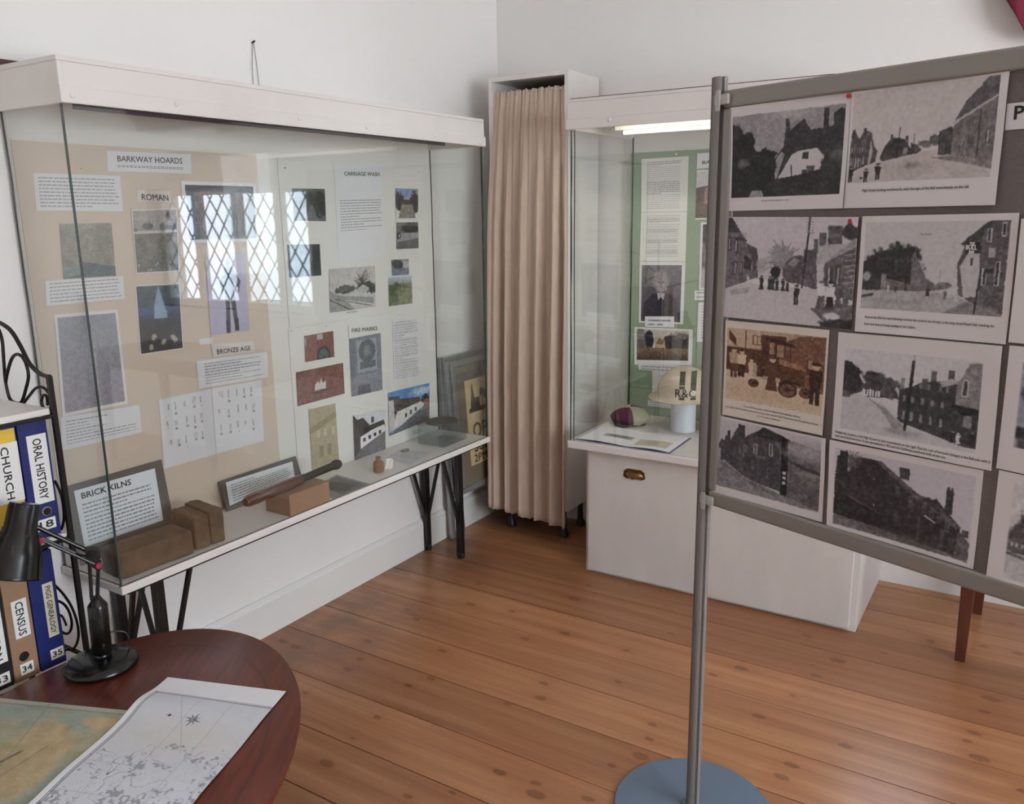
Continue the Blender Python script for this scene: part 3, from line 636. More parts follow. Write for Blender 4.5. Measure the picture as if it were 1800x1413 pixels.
# photographs
G = 'photographs in the left case'
def photo(pts, off, lab, paint, q=qx, border=0., group=G, res=None, m=None, name='photograph', bg=(220, 218, 216), curl=None, inner=None):
    P = pts; S = q(P, off) if curl is None else q(P, off, curl); w = res or int(max(40, min(230, S.W * 1150))); h = int(max(30, w * S.H / S.W)); cv = Cv(w, h, bg)
    if inner: cv.region(*inner)
    elif border: cv.region(border, border * w / h, 1 - border, 1 - border * w / h)
    paint(cv); photoreal(cv, cv.R, .0028, .14); o = sheet(name, S, cv, m=m or GLOSSP); tag(o, lab, 'photograph', group); o_S[o] = S; return o
o_S = {}
def p_aerial(c):
    c.grad((150, 148, 138), (140, 134, 120)).grain(26, 7).grain(14, 40); c.poly([(0, .35), (1, .1), (1, .2), (0, .5)], (160, 152, 140), .4)
    c.poly([(0, .84), (.5, .72), (1, .82), (1, 1), (0, 1)], (92, 100, 108), .9).poly([(0, .78), (.35, .78), (.3, .95), (0, .98)], (128, 150, 140), .8).line((.3, .7), (1, .9), .02, (90, 96, 110)).ell(.85, .35, .2, .3, (120, 114, 104), .4, 1.)
photo([(104.7, 393.4), (196, 391.7), (204, 484.7), (112, 490)], .006, 'faded green aerial photograph at the left end of the left case', p_aerial)
def p_shape(c):
    c.grad((150, 152, 160), (148, 142, 150)).grain(8, 20)
    P = [(.52, .1), (.38, .2), (.3, .42), (.2, .62), (.22, .85), (.45, .93), (.7, .85), (.82, .68), (.66, .4), (.6, .18), (.52, .1)]
    for a, b_ in zip(P[:-1], P[1:]): c.line(a, b_, .007, (120, 116, 122), .7)
    c.ell(.5, .3, .1, .2, (172, 172, 172), .4, 1.).line((.3, .955), (.6, .95), .006, 90, .6)
photo([(95, 553), (206.6, 544), (225, 709), (110, 733)], .005, 'tall pale grey drawing of a rounded outline with white border, lower left', p_shape, border=.045)
def p_field(c):
    c.grad((168, 158, 152), (150, 144, 140), 0, .33).rect(0, .33, 1, .37, (196, 190, 188)).grad((120, 112, 98), (104, 100, 92), .37, 1).grain(26, 9).grain(20, 50)
    for k in range(14): c.ell(RNG.random(), .27 + RNG.uniform(-.03, .04), .06, .04, 96, .8, .6, .5)
    c.ell(.8, .1, .05, .07, 40, .6, .6)
    for k in range(9): c.ell(RNG.random(), RNG.uniform(.85, 1), .02, .02, 190, .8)
photo([(230.7, 369), (311, 366), (315.6, 476.8), (240, 481)], .006, 'grey landscape photograph under the ROMAN heading', p_field, border=.02)
def p_night(c):
    c.grad((74, 86, 92), (52, 66, 80), 0, .35).grad((52, 72, 112), (30, 32, 36), .35, .6).rect(0, .6, 1, 1, (38, 38, 42)).grain(22, 9).grain(14, 40)
    c.poly([(.5, .0), (.38, .3), (.36, .5), (.68, .5), (.6, .25)], (150, 168, 182), .85).ell(.52, .38, .14, .12, (140, 165, 200), .7, .8, .6).rect(0, .33, .38, .43, (62, 84, 128), .7)
    for x, y in ((.25, .92), (.55, .86), (.78, .8), (.83, .84), (.33, .78)): c.ell(x, y, .05, .045, (190, 180, 160), .8, .6, .8)
photo([(237.8, 501.7), (315.6, 498), (322.7, 612.7), (246.8, 624)], .005, 'dark blue photograph with a pale statue shape, below the grey landscape', p_night, border=.02)
def p_brown(c):
    c.grad((50, 50, 66), (60, 56, 66), 0, .12).grad((122, 108, 104), (104, 94, 92), .12, 1).grain(22, 12).poly([(0, .12), (.1, .12), (.16, 1), (0, 1)], (66, 74, 96)).poly([(.62, .12), (.7, .12), (.72, 1), (.6, 1)], (60, 62, 74)).rect(.97, 0, 1, 1, (40, 40, 52)).ell(.5, .3, .25, .2, (150, 136, 130), .5, .8)
photo([(318, 318), (449, 322), (456, 424), (327, 427)], .005, 'wide dark brown photograph at the top right of the peach card', p_brown, inner=(.045, .06, .965, .95))
def p_mars(c):
    c.grad((192, 184, 204), (176, 170, 194)).grain(6, 6); m = (66, 66, 78)
    c.ell(.54, .10, .05, .06, m).poly([(.44, .16), (.64, .16), (.66, .5), (.42, .5)], m).poly([(.42, .48), (.54, .48), (.5, .96), (.4, .96), (.42, .7)], m).poly([(.54, .48), (.66, .48), (.72, .96), (.62, .96), (.58, .7)], m)
    c.poly([(.64, .18), (.84, .35), (.78, .5), (.74, .42), (.62, .3)], m).poly([(.44, .18), (.3, .36), (.36, .5), (.42, .4), (.46, .3)], m).rect(.62, .82, .72, .98, 30).rect(.4, .84, .5, 1, 30)
photo([(361, 452), (430, 443), (439, 581), (371, 589)], .006, 'lilac photograph of a dark bronze figurine standing, above BRONZE AGE', p_mars)
G2 = (60, 62, 66)
def p_wood(c): c.fill((96, 98, 98)).grain(26, 10).tree(.35, .4, .3, .35, 60).tree(.8, .5, .3, .4, 52).poly([(.5, .5), (.6, .5), (.75, 1), (.4, 1)], 120, .7).rect(0, .0, .3, .3, (130, 140, 150), .5)
photo([(513, 331), (570.7, 332), (573.3, 388.8), (517.5, 388)], .006, 'dark photograph of a wooded path, upper left of the carriage wash card', p_wood)
def p_wood2(c): c.fill((58, 64, 72)).grain(22, 12).poly([(.1, 0), (.4, 0), (.3, 1), (0, 1)], (92, 104, 116), .8).ell(.7, .2, .1, .3, (130, 134, 138), .6, .8, 1).rect(.75, 0, 1, 1, (46, 46, 52), .8)
photo([(505, 430), (562, 429), (565, 484), (509, 488)], .006, 'small dark bluish photograph, lower left of the carriage wash card', p_wood2)
def p_pond(c): c.grad((128, 150, 190), (164, 172, 186), 0, .5).tree(.15, .45, .2, .35, 52).tree(.85, .45, .2, .35, 50).poly([(.3, .45), (.7, .45), (.9, 1), (.1, 1)], (136, 132, 124)).grain(26, 14).tree(.5, .45, .4, .08, 60)
photo([(695, 331), (735, 332), (735, 383.7), (696.4, 383.7)], .006, 'small photograph of trees under blue sky, top right of carriage wash card', p_pond)
def p_pond2(c): c.fill((116, 114, 112)).tree(.55, .2, .45, .22, 62).poly([(.2, .4), (1, .4), (1, .6), (0, .75)], 158).rect(0, .72, 1, 1, 104).ell(.1, .5, .1, .12, 40, .8, .3).ell(.12, .5, .05, .07, 150).grain(22, 16)
photo([(697, 391), (735, 390), (736, 436), (697, 438)], .006, 'small grey photograph of hedge and road, below the blue sky one', p_pond2)
def p_pond3(c): c.fill((150, 152, 158)).rect(0, .5, 1, 1, (116, 120, 140)).tree(.35, .3, .35, .28, 70).rect(.65, .15, 1, .55, 176).grain(22, 14)
photo([(688, 456.4), (718.5, 455), (719, 482.8), (689.4, 484.7)], .006, 'smallest photograph on the carriage wash card, a grey-blue view of water', p_pond3)
def p_pond4(c): c.grad((180, 186, 200), (150, 160, 156), 0, .25).rect(0, .25, 1, 1, (104, 110, 84)).tree(.3, .45, .3, .25, (70, 84, 58)).tree(.7, .6, .4, .4, (122, 126, 96)).grain(24, 14)
photo([(683, 488.4), (723.6, 484), (725, 533), (683.7, 538.5)], .006, 'small green photograph of a grassy bank, lowest on the right of the carriage wash card', p_pond4)
def p_old(c):
    c.grad((190, 184, 180), (196, 190, 186)).bare(.7, .55, .55, 66, 60, 1.2).tree(.82, .5, .2, .14, 56).tree(.35, .5, .22, .1, 80).poly([(.15, .62), (.95, .75), (.95, .9), (.15, .7)], 150).poly([(0, .5), (.2, .62), (.55, 1), (0, 1)], 128, .6)
    c.poly([(.6, .5), (.72, .42), (.85, .5), (.85, .6), (.6, .6)], 176); c.line((.1, .7), (.9, .95), .012, 80).line((.02, .72), (.45, 1), .014, 70).grain(22, 30)
photo([(578.4, 472.9), (659, 467), (660.5, 539.4), (580, 550)], .006, 'old sepia photograph of a road and bare tree on the carriage wash card', p_old)
notice('typed_notice', [(587, 288), (672, 291), (678, 450), (595, 460)], .0045, 'white typed sheet headed CARRIAGE WASH', 12, items=[('CARRIAGE WASH', .56, .115, .0145, .74, 'c', .011)], box=(.08, .36, .96, .70), short=(6, 9, 11), group='notices in the left case')
notice('caption_label', [(608, 547), (630, 545), (630, 551), (608, 553)], .005, 'tiny typed caption under the old sepia road photograph', 1, group='notices in the left case', bg=(218, 215, 210))
notice('heading_label', [(612, 572), (668, 566), (668.5, 585), (613, 590)], .006, 'heading label FIRE MARKS', items=[('FIRE MARKS', .5, .72, .0155, .80, 'c', .011)], bg=(222, 219, 213), group='notices in the left case')
def p_brickwin(c):
    c.fill((128, 82, 74)).grain(16, 30).rect(.42, .02, .62, .24, (186, 178, 176)).ell(.62, .86, .24, .34, (62, 58, 60)).ell(.62, .88, .17, .26, (96, 104, 110)); c.rect(0, .1, .06, .4, (176, 166, 160), .7)
    for k in range(5): c.line((.62, .95), (.62 + .2 * math.cos(k * .78), .95 - .3 * math.sin(k * .78)), .012, 50)
photo([(535, 590.5), (585.8, 581.6), (588, 627), (537.3, 636.6)], .006, 'red brick photograph with an arched fanlight, upper left of the fire marks card', p_brickwin)
def p_crown(c):
    c.fill((124, 84, 80)).grain(22, 14); [c.line((0, y), (1, y - .1), .01, (146, 108, 100), .5) for y in (.3, .5, .7, .9)]
    c.poly([(.36, .72), (.37, .5), (.44, .4), (.46, .5), (.5, .34), (.54, .5), (.6, .44), (.6, .7)], (208, 200, 196)).ell(.48, .72, .2, .05, (74, 50, 48), .7, .5)
photo([(520.4, 654.4), (603, 637.5), (606, 691.6), (523.4, 714)], .006, 'red brick photograph with a pale crown shaped fire mark', p_crown)
def p_mark(c):
    c.fill((128, 130, 140)).rect(.22, .06, .85, .62, (160, 160, 168)).ell(.54, .26, .27, .2, (96, 98, 108)).ell(.54, .26, .12, .09, (128, 128, 136))
    for k in range(20): a = k * .314; c.line((.54 + .1 * math.cos(a), .26 + .07 * math.sin(a)), (.54 + .25 * math.cos(a), .26 + .18 * math.sin(a)), .01, 140, .7)
    c.rect(.3, .44, .8, .56, (104, 104, 114)).rect(.1, .66, 1, .8, (150, 150, 160), .5).rect(.2, .84, .6, 1, (84, 84, 92), .8).grain(12, 20).rect(0, 0, .15, .7, (104, 110, 128), .5)
photo([(614, 595.6), (669, 585), (672.6, 684.8), (618.5, 697.5)], .006, 'grey-blue photograph of a round fire mark plaque, middle of the fire marks card', p_mark)
notice('typed_notice', [(690, 564), (736, 558), (738.5, 662), (693, 669)], .005, 'long dense typed page on the right of the fire marks card', 30, box=(.04, .02, .96, .98), short=(7, 8, 19), group='notices in the left case', res=60, c=110)
def p_beige(c):
    c.fill((172, 162, 134)).grain(18, 8).poly([(0, .3), (1, .12), (1, .22), (0, .4)], (150, 140, 112)).grad((170, 160, 134), (160, 150, 122), .5, 1)
    for x in (.25, .5, .8): c.rect(x, .36, x + .1, .48, (196, 188, 160))
    for x in (.3, .6): c.rect(x, .62, x + .14, .8, (140, 130, 104))
photo([(542.7, 719.8), (589.4, 708.8), (596.8, 815), (549.5, 830)], .006, 'tall faded sepia photograph of a building front, lower left of the fire marks card', p_beige)
def p_thatch(c):
    c.fill((206, 206, 210)).poly([(0, 0), (.12, .12), (.3, .1), (.5, .3), (.95, .25), (1, .4), (.5, .5), (.22, .6), (0, .75)], 60).poly([(0, .1), (.2, .5), (.2, .9), (0, 1)], 72).poly([(.2, .52), (.55, .42), (.97, .36), (.97, .52), (.2, .78)], 226).rect(.55, .12, .64, .26, 80)
    for x in (.28, .45, .62, .78): c.rect(x, .6 - x * .16, x + .08, .68 - x * .16, 50)
    c.poly([(.2, .78), (1, .52), (1, 1), (0, 1), (0, .95)], 112).grain(20, 30)
photo([(620.6, 730), (677, 718), (678, 792), (623.5, 810)], .006, 'black and white photograph of a thatched white cottage on the fire marks card', p_thatch)
def p_colour(c):
    c.fill((92, 140, 190)).ell(.8, .15, .25, .1, (206, 216, 226), .8, .8, .6).poly([(0, .1), (.25, .15), (.3, .5), (0, .95)], (76, 74, 76)).poly([(.2, .2), (.75, .3), (.78, .48), (.2, .66)], (70, 64, 62)).poly([(.2, .5), (.8, .42), (.95, .5), (.3, .85), (.05, .92)], (214, 208, 202)).tree(.9, .38, .12, .12, (60, 62, 60)).rect(.86, .4, 1, .62, (140, 90, 80)).poly([(.1, .95), (.95, .55), (1, .6), (1, 1), (0, 1)], (104, 102, 106))
    for x, y in ((.38, .6), (.5, .56), (.62, .53)): c.rect(x, y, x + .05, y + .1, 60)
    c.poly([(0, .2), (.12, .2), (.14, .8), (0, .95)], (196, 190, 186)).rect(0, .95, 1, 1, (104, 102, 106)).grain(22, 30)
photo([(682.4, 690), (755, 673), (755, 737.7), (684.5, 766.5)], .007, 'colour photograph of a village street under blue sky, lower right of the fire marks card', p_colour)
notice('caption_label', [(724, 757), (744, 752), (744, 760), (725, 765)], .005, 'tiny typed caption under the colour village photograph', 2, group='notices in the left case', bg=(216, 213, 208))
# ------------------------------------------------------------------ objects standing in the left case
def placard(lab, BLp, BRp, TLp, TRp, paper, rows, items, short=(), headv=.25):
    zb = SZ1 + .0005; bl = onz(BLp, zb); br = onz(BRp, zb); xb = max((bl[0] + br[0]) / 2, BX + .045); bl = onx(BLp, xb); br = onx(BRp, xb); bl[2] = br[2] = zb
    tl = onx(TLp, BX + .012); tr = onx(TRp, BX + .012); zt = (tl[2] + tr[2]) / 2; tl[2] = tr[2] = zt; bl[1] = tl[1]; br[1] = tr[1]
    n = np.cross(br - bl, tl - bl); n /= np.linalg.norm(n)
    if n[0] < 0: n = -n
    r = thing('placard', lab, 'placard', (bl + br) / 2); MB().prism([bl, br, tr, tl], -n * .004).build('mount_board', GREYC, r)
    S = surf(*[onp(p, bl + n * .0015, n) for p in paper], hint=n); W, H = S.W, S.H; w = int(W * 1150); cv = Cv(w, int(w * H / W), (224, 228, 232)); cv.para(.06, headv, .95, .95, rows, c=70, short=short, seed=5)
    s = sheet('paper', S, cv, parent=r)
    if items: letters(S, W, H, [(t[0], t[1] * W, t[2] * H, t[3], t[4] * W if t[4] else None, 'l', t[5], 0) for t in items], r)
placard('grey mounted placard headed BRICK KILNS leaning at the near end of the left case', (150, 975), (303, 925), (113, 855), (284, 809), [(130, 863), (272, 823), (287, 914), (149, 962)], 10, [('BRICK KILNS', .07, .17, .017, .60, .02)], short=(2,))
placard('grey mounted placard of small print behind the truncheon', (396, 905), (526, 842), (384, 846), (519.8, 802), [(397, 848), (514, 811), (518, 837), (404, 889)], 7, None, short=(0,), headv=.14)
def brick(c, ax, h, lab, rag=.0018):
    r = bmeshbrick(c, ax, h, rag); tag(r, lab, 'brick', 'old bricks in the left case'); return r
def bmeshbrick(c, ax, h, rag):
    import bmesh
    bm = bmesh.new(); bmesh.ops.create_cube(bm, size=2.); bmesh.ops.subdivide_edges(bm, edges=bm.edges[:], cuts=9, use_grid_fill=True)
    ax = [A(a, float) / np.linalg.norm(a) for a in ax]; c = A(c, float); rr_ = random.Random(int(h[0] * 1e5) + int(c[1] * 1e3)); V = []
    ph = [rr_.uniform(0, 6) for _ in range(6)]
    for v in bm.verts:
        q = A(v.co); e = np.sort(np.abs(q))[::-1]; k = 1 - .018 * max(0, (e[1] - .75) / .25) ** 2 - .02 * max(0, (e[2] - .75) / .25) ** 2
        q = q * k; w_ = sum(math.sin(q[i] * 5 + ph[i]) * math.cos(q[(i + 1) % 3] * 4 + ph[i + 3]) for i in range(3)) * rag * .35 + rr_.uniform(-1, 1) * rag * .25
        d = q / np.linalg.norm(q); V.append(c + ax[0] * q[0] * h[0] + ax[1] * q[1] * h[1] + ax[2] * q[2] * h[2] + (ax[0] * d[0] + ax[1] * d[1] + ax[2] * d[2]) * w_)
    mb = MB(); mb.V = [tuple(v) for v in V]; mb.F = [tuple(v.index for v in f.verts) for f in bm.faces]; mb.M = [0] * len(mb.F); bm.free()
    z = A(mb.V)[:, 2].min(); mb.V = [(x, y, q - z + SZ1 + .0008) for x, y, q in mb.V]; return mb.build('brick', BRICKM, smooth='all')
brick((-2.085, 1.345, SZ1 + .036), ((.06, 1, 0), (1, -.06, 0), (0, 0, 1)), (.112, .052, .036), 'old brown brick lying flat at the near corner of the left case')
brick((-2.098, 1.500, SZ1 + .05), ((1, -.12, 0), (.12, 1, 0), (0, 0, 1)), (.066, .024, .05), 'old brown brick standing on edge, nearer of the upright pair')
brick((-2.100, 1.5525, SZ1 + .052), ((1, -.12, 0), (.12, 1, 0), (0, 0, 1)), (.070, .0225, .052), 'old brown brick standing on edge, farther of the upright pair')
# truncheon on brown card wedge
a, b_, c_ = onz((463, 899), SZ1), onz((511, 908.6), SZ1), onz((575, 879), SZ1); a = A((b_[0] - .115, b_[1], SZ1)); d_ = A((a[0], c_[1], SZ1)); c_ = A((b_[0], c_[1], SZ1)); z1 = .612; z2 = .612
mb = MB().add([a, b_, c_, d_, a + A((0, 0, z1 - SZ1)), b_ + A((0, 0, z1 - SZ1)), c_ + A((0, 0, z1 - SZ1 - .003)), d_ + A((0, 0, z1 - SZ1))], [(3, 2, 1, 0), (0, 1, 5, 4), (1, 2, 6, 5), (2, 3, 7, 6), (3, 0, 4, 7), (4, 5, 6, 7)])
o = mb.build('card_box', BOXC, bevel=.001); tag(o, 'brown card box stand under the truncheon', 'box'); 
t0, t1 = onx((430, 892), -2.035), onx((597, 827), -2.075); t0[2] = t1[2] = z1 + .0195
mid = t0 + (t1 - t0) * .56
r = thing('truncheon', 'dark wooden truncheon lying across the brown card box', 'truncheon', (t0 + t1) / 2 - A((0, 0, .0195)))
u_ = (t1 - t0); L_ = np.linalg.norm(u_); u_ /= L_
MB().lathe(t0, [(.003, 0), (.012, .003), (.0165, .012), (.019, .03), (.019, L_ * .4), (.0175, L_ * .56)], 24, u_).build('shaft', TRWOOD, r, smooth=True)
MB().lathe(t0, [(.0165, L_ * .56), (.0135, L_ * .62), (.0135, L_ * .92), (.017, L_ * .94), (.0185, L_ * .97), (.014, L_), (.004, L_ + .003)], 24, u_).build('grip', SATBLK, r, smooth=True)
# small print lying flat
S = surf(onz((592, 834), SZ1 + .001), onz((653, 851), SZ1 + .001), onz((588, 878), SZ1 + .001), onz((545, 858), SZ1 + .001), hint=(0, 0, 1)); cv = Cv(90, 60, (150, 152, 150)); cv.region(.06, .08, .94, .92); cv.fill(104).grain(40, 14).tree(.5, .5, .4, .3, 60).rect(0, .8, 1, 1, 140); o = sheet('postcard', S, cv, m=GLOSSP); tag(o, 'grey photographic postcard lying flat beyond the truncheon', 'postcard')
P = onz((666, 829), SZ1); P[2] = SZ1 + .0005; r = thing('stoneware_bottle', 'small brown stoneware pot with a short neck in the left case', 'bottle', P)
MB().lathe(P, [(.018, 0), (.0205, .004), (.0205, .034), (.017, .041), (.010, .044), (.009, .052), (.0105, .054), (.0105, .059), (.006, .059)], 28).build('body', CORK, r, smooth=True)
P = onz((682, 824), SZ1); S = surf(P + A((.0, -.012, .045)), P + A((.008, .016, .04)), P + A((.012, .022, .001)), P + A((0, -.016, .001)), hint=(1, -.5, 0), curl=lambda u, v: .006 * np.sin(u * 7 + v * 4)); o = sheet('paper_tag', S, Cv(20, 20, (226, 222, 214)), thick=.001); tag(o, 'crumpled white paper tag beside the small brown pot', 'tag')
S = surf(onz((700, 790), SZ1 + .001), onz((762, 793), SZ1 + .001), onz((722, 819), SZ1 + .001), onz((676, 806), SZ1 + .001), hint=(0, 0, 1)); cv = Cv(90, 60, (214, 214, 216)); cv.para(.06, .1, .94, .95, 12, c=140, seed=4); o = sheet('typed_notice', S, cv); tag(o, 'typed sheet lying flat on the shelf beside the small brown pot', 'notice')
P = onz((712, 793), SZ1); P[2] = SZ1 + .0042
mb = MB(); mb.tube([P + A((.012 * math.cos(k / 16 * 6.2832), .022 * math.sin(k / 16 * 6.2832), .0)) for k in range(17)], .0018, 8, cap=False); o = mb.build('metal_ring', mat('dull_pewter', (110, 110, 104), .4, metal=.7), smooth=True); tag(o, 'small oval metal ring lying on the flat typed sheet', 'ring')
bx0, bx1, by0, by1 = -2.205, -2.07, 2.735, 2.905; zt = .625
o = MB().box((bx0, by0, SZ1 + .0005), (bx1, by1, zt)).build('acrylic_block', glassmat('frosted_acrylic', (.8, .84, .85), .12)); tag(o, 'clear acrylic block at the far end of the left case', 'stand')
o = MB().lathe(((bx0 + bx1) / 2, (by0 + by1) / 2 + .0, zt + .0005), [(.066, 0), (.068, .003), (.066, .006), (.02, .007)], 40, sx=.98, sy=1.12).build('metal_disc', mat('dark_bronze_disc', (92, 88, 80), .6, var=.25, scale=40, bump=.4, bscale=200), smooth=True); tag(o, 'dark bronze disc lying on the acrylic block', 'disc')
o = MB().box((CX0 + .001, 1.19, HZ1 + .0005), (CX0 + .05, 1.36, HZ1 + .014)).build('wood_strip', mat('dark_stained_strip', (72, 38, 34), .5)); tag(o, 'dark brown strip lying on top of the left case at its near end', 'strip')

# ================================================================== CURTAINED CUPBOARD
KX0, KX1, KY, KZ0, KZ1 = -2.142, -1.745, 3.24, .150, 2.078
kb = thing('cupboard', 'tall narrow white cupboard with an open front and black feet in the corner', 'cupboard', ((KX0 + KX1) / 2, 3.38, 0))
th = .018
MB().box((KX0, KY, KZ0), (KX0 + th, YF - .02, KZ1)).build('side_panel', WHITE, kb, bevel=.001); MB().box((KX1 - th, KY, KZ0), (KX1, YF - .02, KZ1)).build('side_panel', WHITE, kb, bevel=.001)
MB().box((KX0 + th, KY, KZ1 - th), (KX1 - th, YF - .02, KZ1)).build('top_panel', WHITE, kb, bevel=.001); MB().box((KX0 + th, KY + .02, KZ0), (KX1 - th, YF - .02, KZ0 + th)).build('bottom_panel', WHITE, kb)
MB().box((KX0 + th, YF - .03, KZ0 + th), (KX1 - th, YF - .021, KZ1 - th)).build('back_panel', mat('cupboard_inside_brown', (120, 96, 84), .8), kb)
for z in (.6, 1.05, 1.5): MB().box((KX0 + th, KY + .05, z), (KX1 - th, YF - .03, z + .016)).build('inner_shelf', WHITE, kb)
MB().tube([(KX0 + th, KY + .028, 2.012), (KX1 - th, KY + .028, 2.012)], .005, 10).build('curtain_wire', CHROME, kb)
for x, y in ((-1.80, 3.302), (-2.085, 3.288), (-1.80, 3.47), (-2.085, 3.47)):
    MB().lathe((x, y, 0), [(.020, 0), (.024, .004), (.024, .022), (.015, .032), (.013, .07), (.013, KZ0 - .001)], 20).build('foot', SATBLK, kb, smooth=True)
nu, nv = 420, 70; V = []; F = []; rc = np.random.default_rng(12)
ph = rc.uniform(0, 6.28, 12)
def fold(u, v):
    b = np.sin(2 * np.pi * (5.2 * u + .12 * np.sin(3 * u * 6.28 + ph[0])) + ph[1]); t = np.sin(2 * np.pi * (17 * u + .25 * np.sin(2 * u * 6.28 + ph[2])) + ph[3]) + .6 * np.sin(2 * np.pi * 29 * u + ph[4]); m = np.sin(2 * np.pi * (9.3 * u + .1 * np.sin(u * 9)) + ph[5])
    wt = np.clip(1 - v * 4.5, 0, 1); return (b * (1 - .75 * wt) * (.5 + .5 * min(1, v * 1.6)) + .38 * m * (1 - .4 * wt) + .30 * t * wt + .07 * t * (1 - wt))
for j in range(nv + 1):
    v = j / nv
    for i in range(nu + 1):
        u = i / nu
        xl = KX0 + .019 - .034 * max(0, v - .03) ** .6 ; xr = KX1 - .019 + .030 * min(1, v * 3) ** .8
        
        y = KY + .026 - .046 * min(1, v * 3.2) ** .7 - .010 * v
        f = fold(u, v); amp = .008 + .020 * min(1, v * 1.5)
        z = 2.020 + .003 * math.sin(u * 60) + .002 * math.sin(u * 143) - v * (2.022 - .112 + .03 * u - .008 * f)
        V.append((xl + (xr - xl) * u + .006 * math.sin(u * 33 + 2) * v, y - f * amp, z))
for j in range(nv):
    for i in range(nu): q = j * (nu + 1) + i; F.append((q, q + 1, q + nu + 2, q + nu + 1))
mb = MB(); mb.add(V, F); o = mb.build('curtain', CLOTH, smooth='all'); tag(o, 'long beige gathered curtain hanging in the front of the corner cupboard', 'curtain'); md = o.modifiers.new('s', 'SOLIDIFY'); md.thickness = .0018

# ================================================================== SNAP FRAME A-BOARDS behind the left case
def aboard(xf, xt, y0, y1, z0, z1, lab, poster, legs=True, grp='folded sign boards by the left wall'):
    r = thing('sign_board', lab, 'sign board', (xf, (y0 + y1) / 2, 0), grp); H_ = z1; X = lambda z: xf + (xt - xf) * z / H_
    nrm = A((H_, 0, xf - xt)); nrm /= np.linalg.norm(nrm); up = A((xt - xf, 0, H_)); up /= np.linalg.norm(up)
    def P(y, s, d=0.): return A((xf, y, 0)) + up * s + nrm * d
    def blk(mb, ya, yb, sa, sb, da, db): c = (P(ya, sa, da) + P(yb, sb, db)) / 2; return mb.obox(c, (A((0, 1, 0)), up, nrm), (abs(yb - ya) / 2, abs(sb - sa) / 2, abs(db - da) / 2))
    if legs:
        for y in (y0, y1): blk(MB(), y - .014, y + .014, .004, z1, 0, .018).build('leg', SNAP, r, bevel=.002)
    w = .028
    blk(MB(), y0, y1, z1 - w, z1, .019, .032).build('frame_rail', SNAP, r, bevel=.004); blk(MB(), y0, y1, z0, z0 + w, .019, .032).build('frame_rail', SNAP, r, bevel=.004)
    blk(MB(), y0, y0 + w, z0 + w, z1 - w, .019, .032).build('frame_rail', SNAP, r, bevel=.004); blk(MB(), y1 - w, y1, z0 + w, z1 - w, .019, .032).build('frame_rail', SNAP, r, bevel=.004)
    blk(MB(), y0 + w * .5, y1 - w * .5, z0 + w * .5, z1 - w * .5, .018, .0245).build('backing_sheet', mat('brown_backing', (112, 100, 84), .8), r)
    return r, P
aboard(-2.245, -2.288, 3.006, 3.50, .20, .868, 'folded silver sign board nearest the wall, between case and cupboard', False)
r, P = aboard(-2.190, -2.252, 3.012, 3.51, .225, .850, 'folded silver sign board with a beige OPEN SUNDAY poster, in front of its twin', True)
pn = np.cross(P(3.4, .5) - P(3, .5), P(3, .8) - P(3, .5)); qa, qb = onp((816, 670), P(3, .5, .0252), pn), onp((833, 818), P(3, .5, .0252), pn)
S = surf(qa, qa + A((0, .37, 0)), qb + A((0, .37 + qa[1] - qb[1], 0)), A((qb[0], qa[1], qb[2])), hint=(1, 0, 0))
cv = Cv(130, 165, (206, 182, 140)); cv.grain(10, 8); dk = (52, 44, 34)
cv.rect(.05, .34, .95, .39, dk); cv.poly([(.09, .34), (.13, .12), (.15, .04), (.17, .12), (.22, .34)], dk, .9).rect(.2, .22, .3, .34, dk)
for k in range(7): cv.ell(.36 + k * .09, .18 + .03 * math.sin(k * 2), .045, .06, dk, .95, .3, .6); cv.line((.36 + k * .09, .2), (.36 + k * .09, .35), .02, dk)
s = sheet('poster', S, cv, parent=r)
letters(S, S.W, S.H, [('OPEN', S.W * .10, S.H * .69, S.H * .18, S.W * .62, 'l', .012, 0), ('SUNDAY', S.W * .10, S.H * .85, S.H * .12, S.W * .8, 'l', .012, 0), ('2PM to 4PM', S.W * .08, S.H * .97, S.H * .09, S.W * .84, 'l', .01, 0)], r, mat('dark_brown_ink', (52, 44, 34), .6))

# ================================================================== RIGHT DISPLAY CASE ON ITS CABINET
RX0, RX1, RY, RYB = -1.590, -.425, 2.945, YF - .006
ch = thing('cabinet', 'low white painted cabinet with a brass cup handle under the right case', 'cabinet', (-.98, 3.27, 0))
MB().box((-1.533, 3.010, 0), (-.440, YF - .02, .552)).build('body', CABW, ch, bevel=.002)
MB().box((-1.518, 2.996, .012), (-.462, 3.0095, .548)).build('flap_door', CABW, ch, bevel=.002)
P = ony((1115, 833), 2.996)
V = []; F = []; n1, n2 = 14, 8
for j in range(n2 + 1):
    for i in range(n1 + 1):
        a = math.pi * i / n1; b_ = math.pi / 2 * j / n2; V.append((P[0] - .040 * math.cos(a) * (math.sin(b_) ** .6 if j else 0.0), 2.996 - .024 * math.cos(b_) * (math.sin(a) ** .5 if 0 < i < n1 else 0) - .0, P[2] - .020 + .036 * (math.sin(a) ** .7 if 0 < i < n1 else 0) * math.sin(b_)))
for j in range(n2):
    for i in range(n1): q = j * (n1 + 1) + i; F.append((q, q + 1, q + n1 + 2, q + n1 + 1))
V2 = [(P[0] + sx_, 2.9955, P[2] + sz_) for sx_, sz_ in ((-.048, -.014), (-.044, .010), (-.030, .020), (.030, .020), (.044, .010), (.048, -.014), (.034, -.022), (-.034, -.022))]
hd = MB().prism(V2, (0, -.002, 0)).build('handle_plate', BRASS, ch)
mb = MB(); mb.add(V, F); o = mb.build('cup_handle', BRASS, ch, smooth='all'); o.modifiers.new('s', 'SOLIDIFY').thickness = .0015
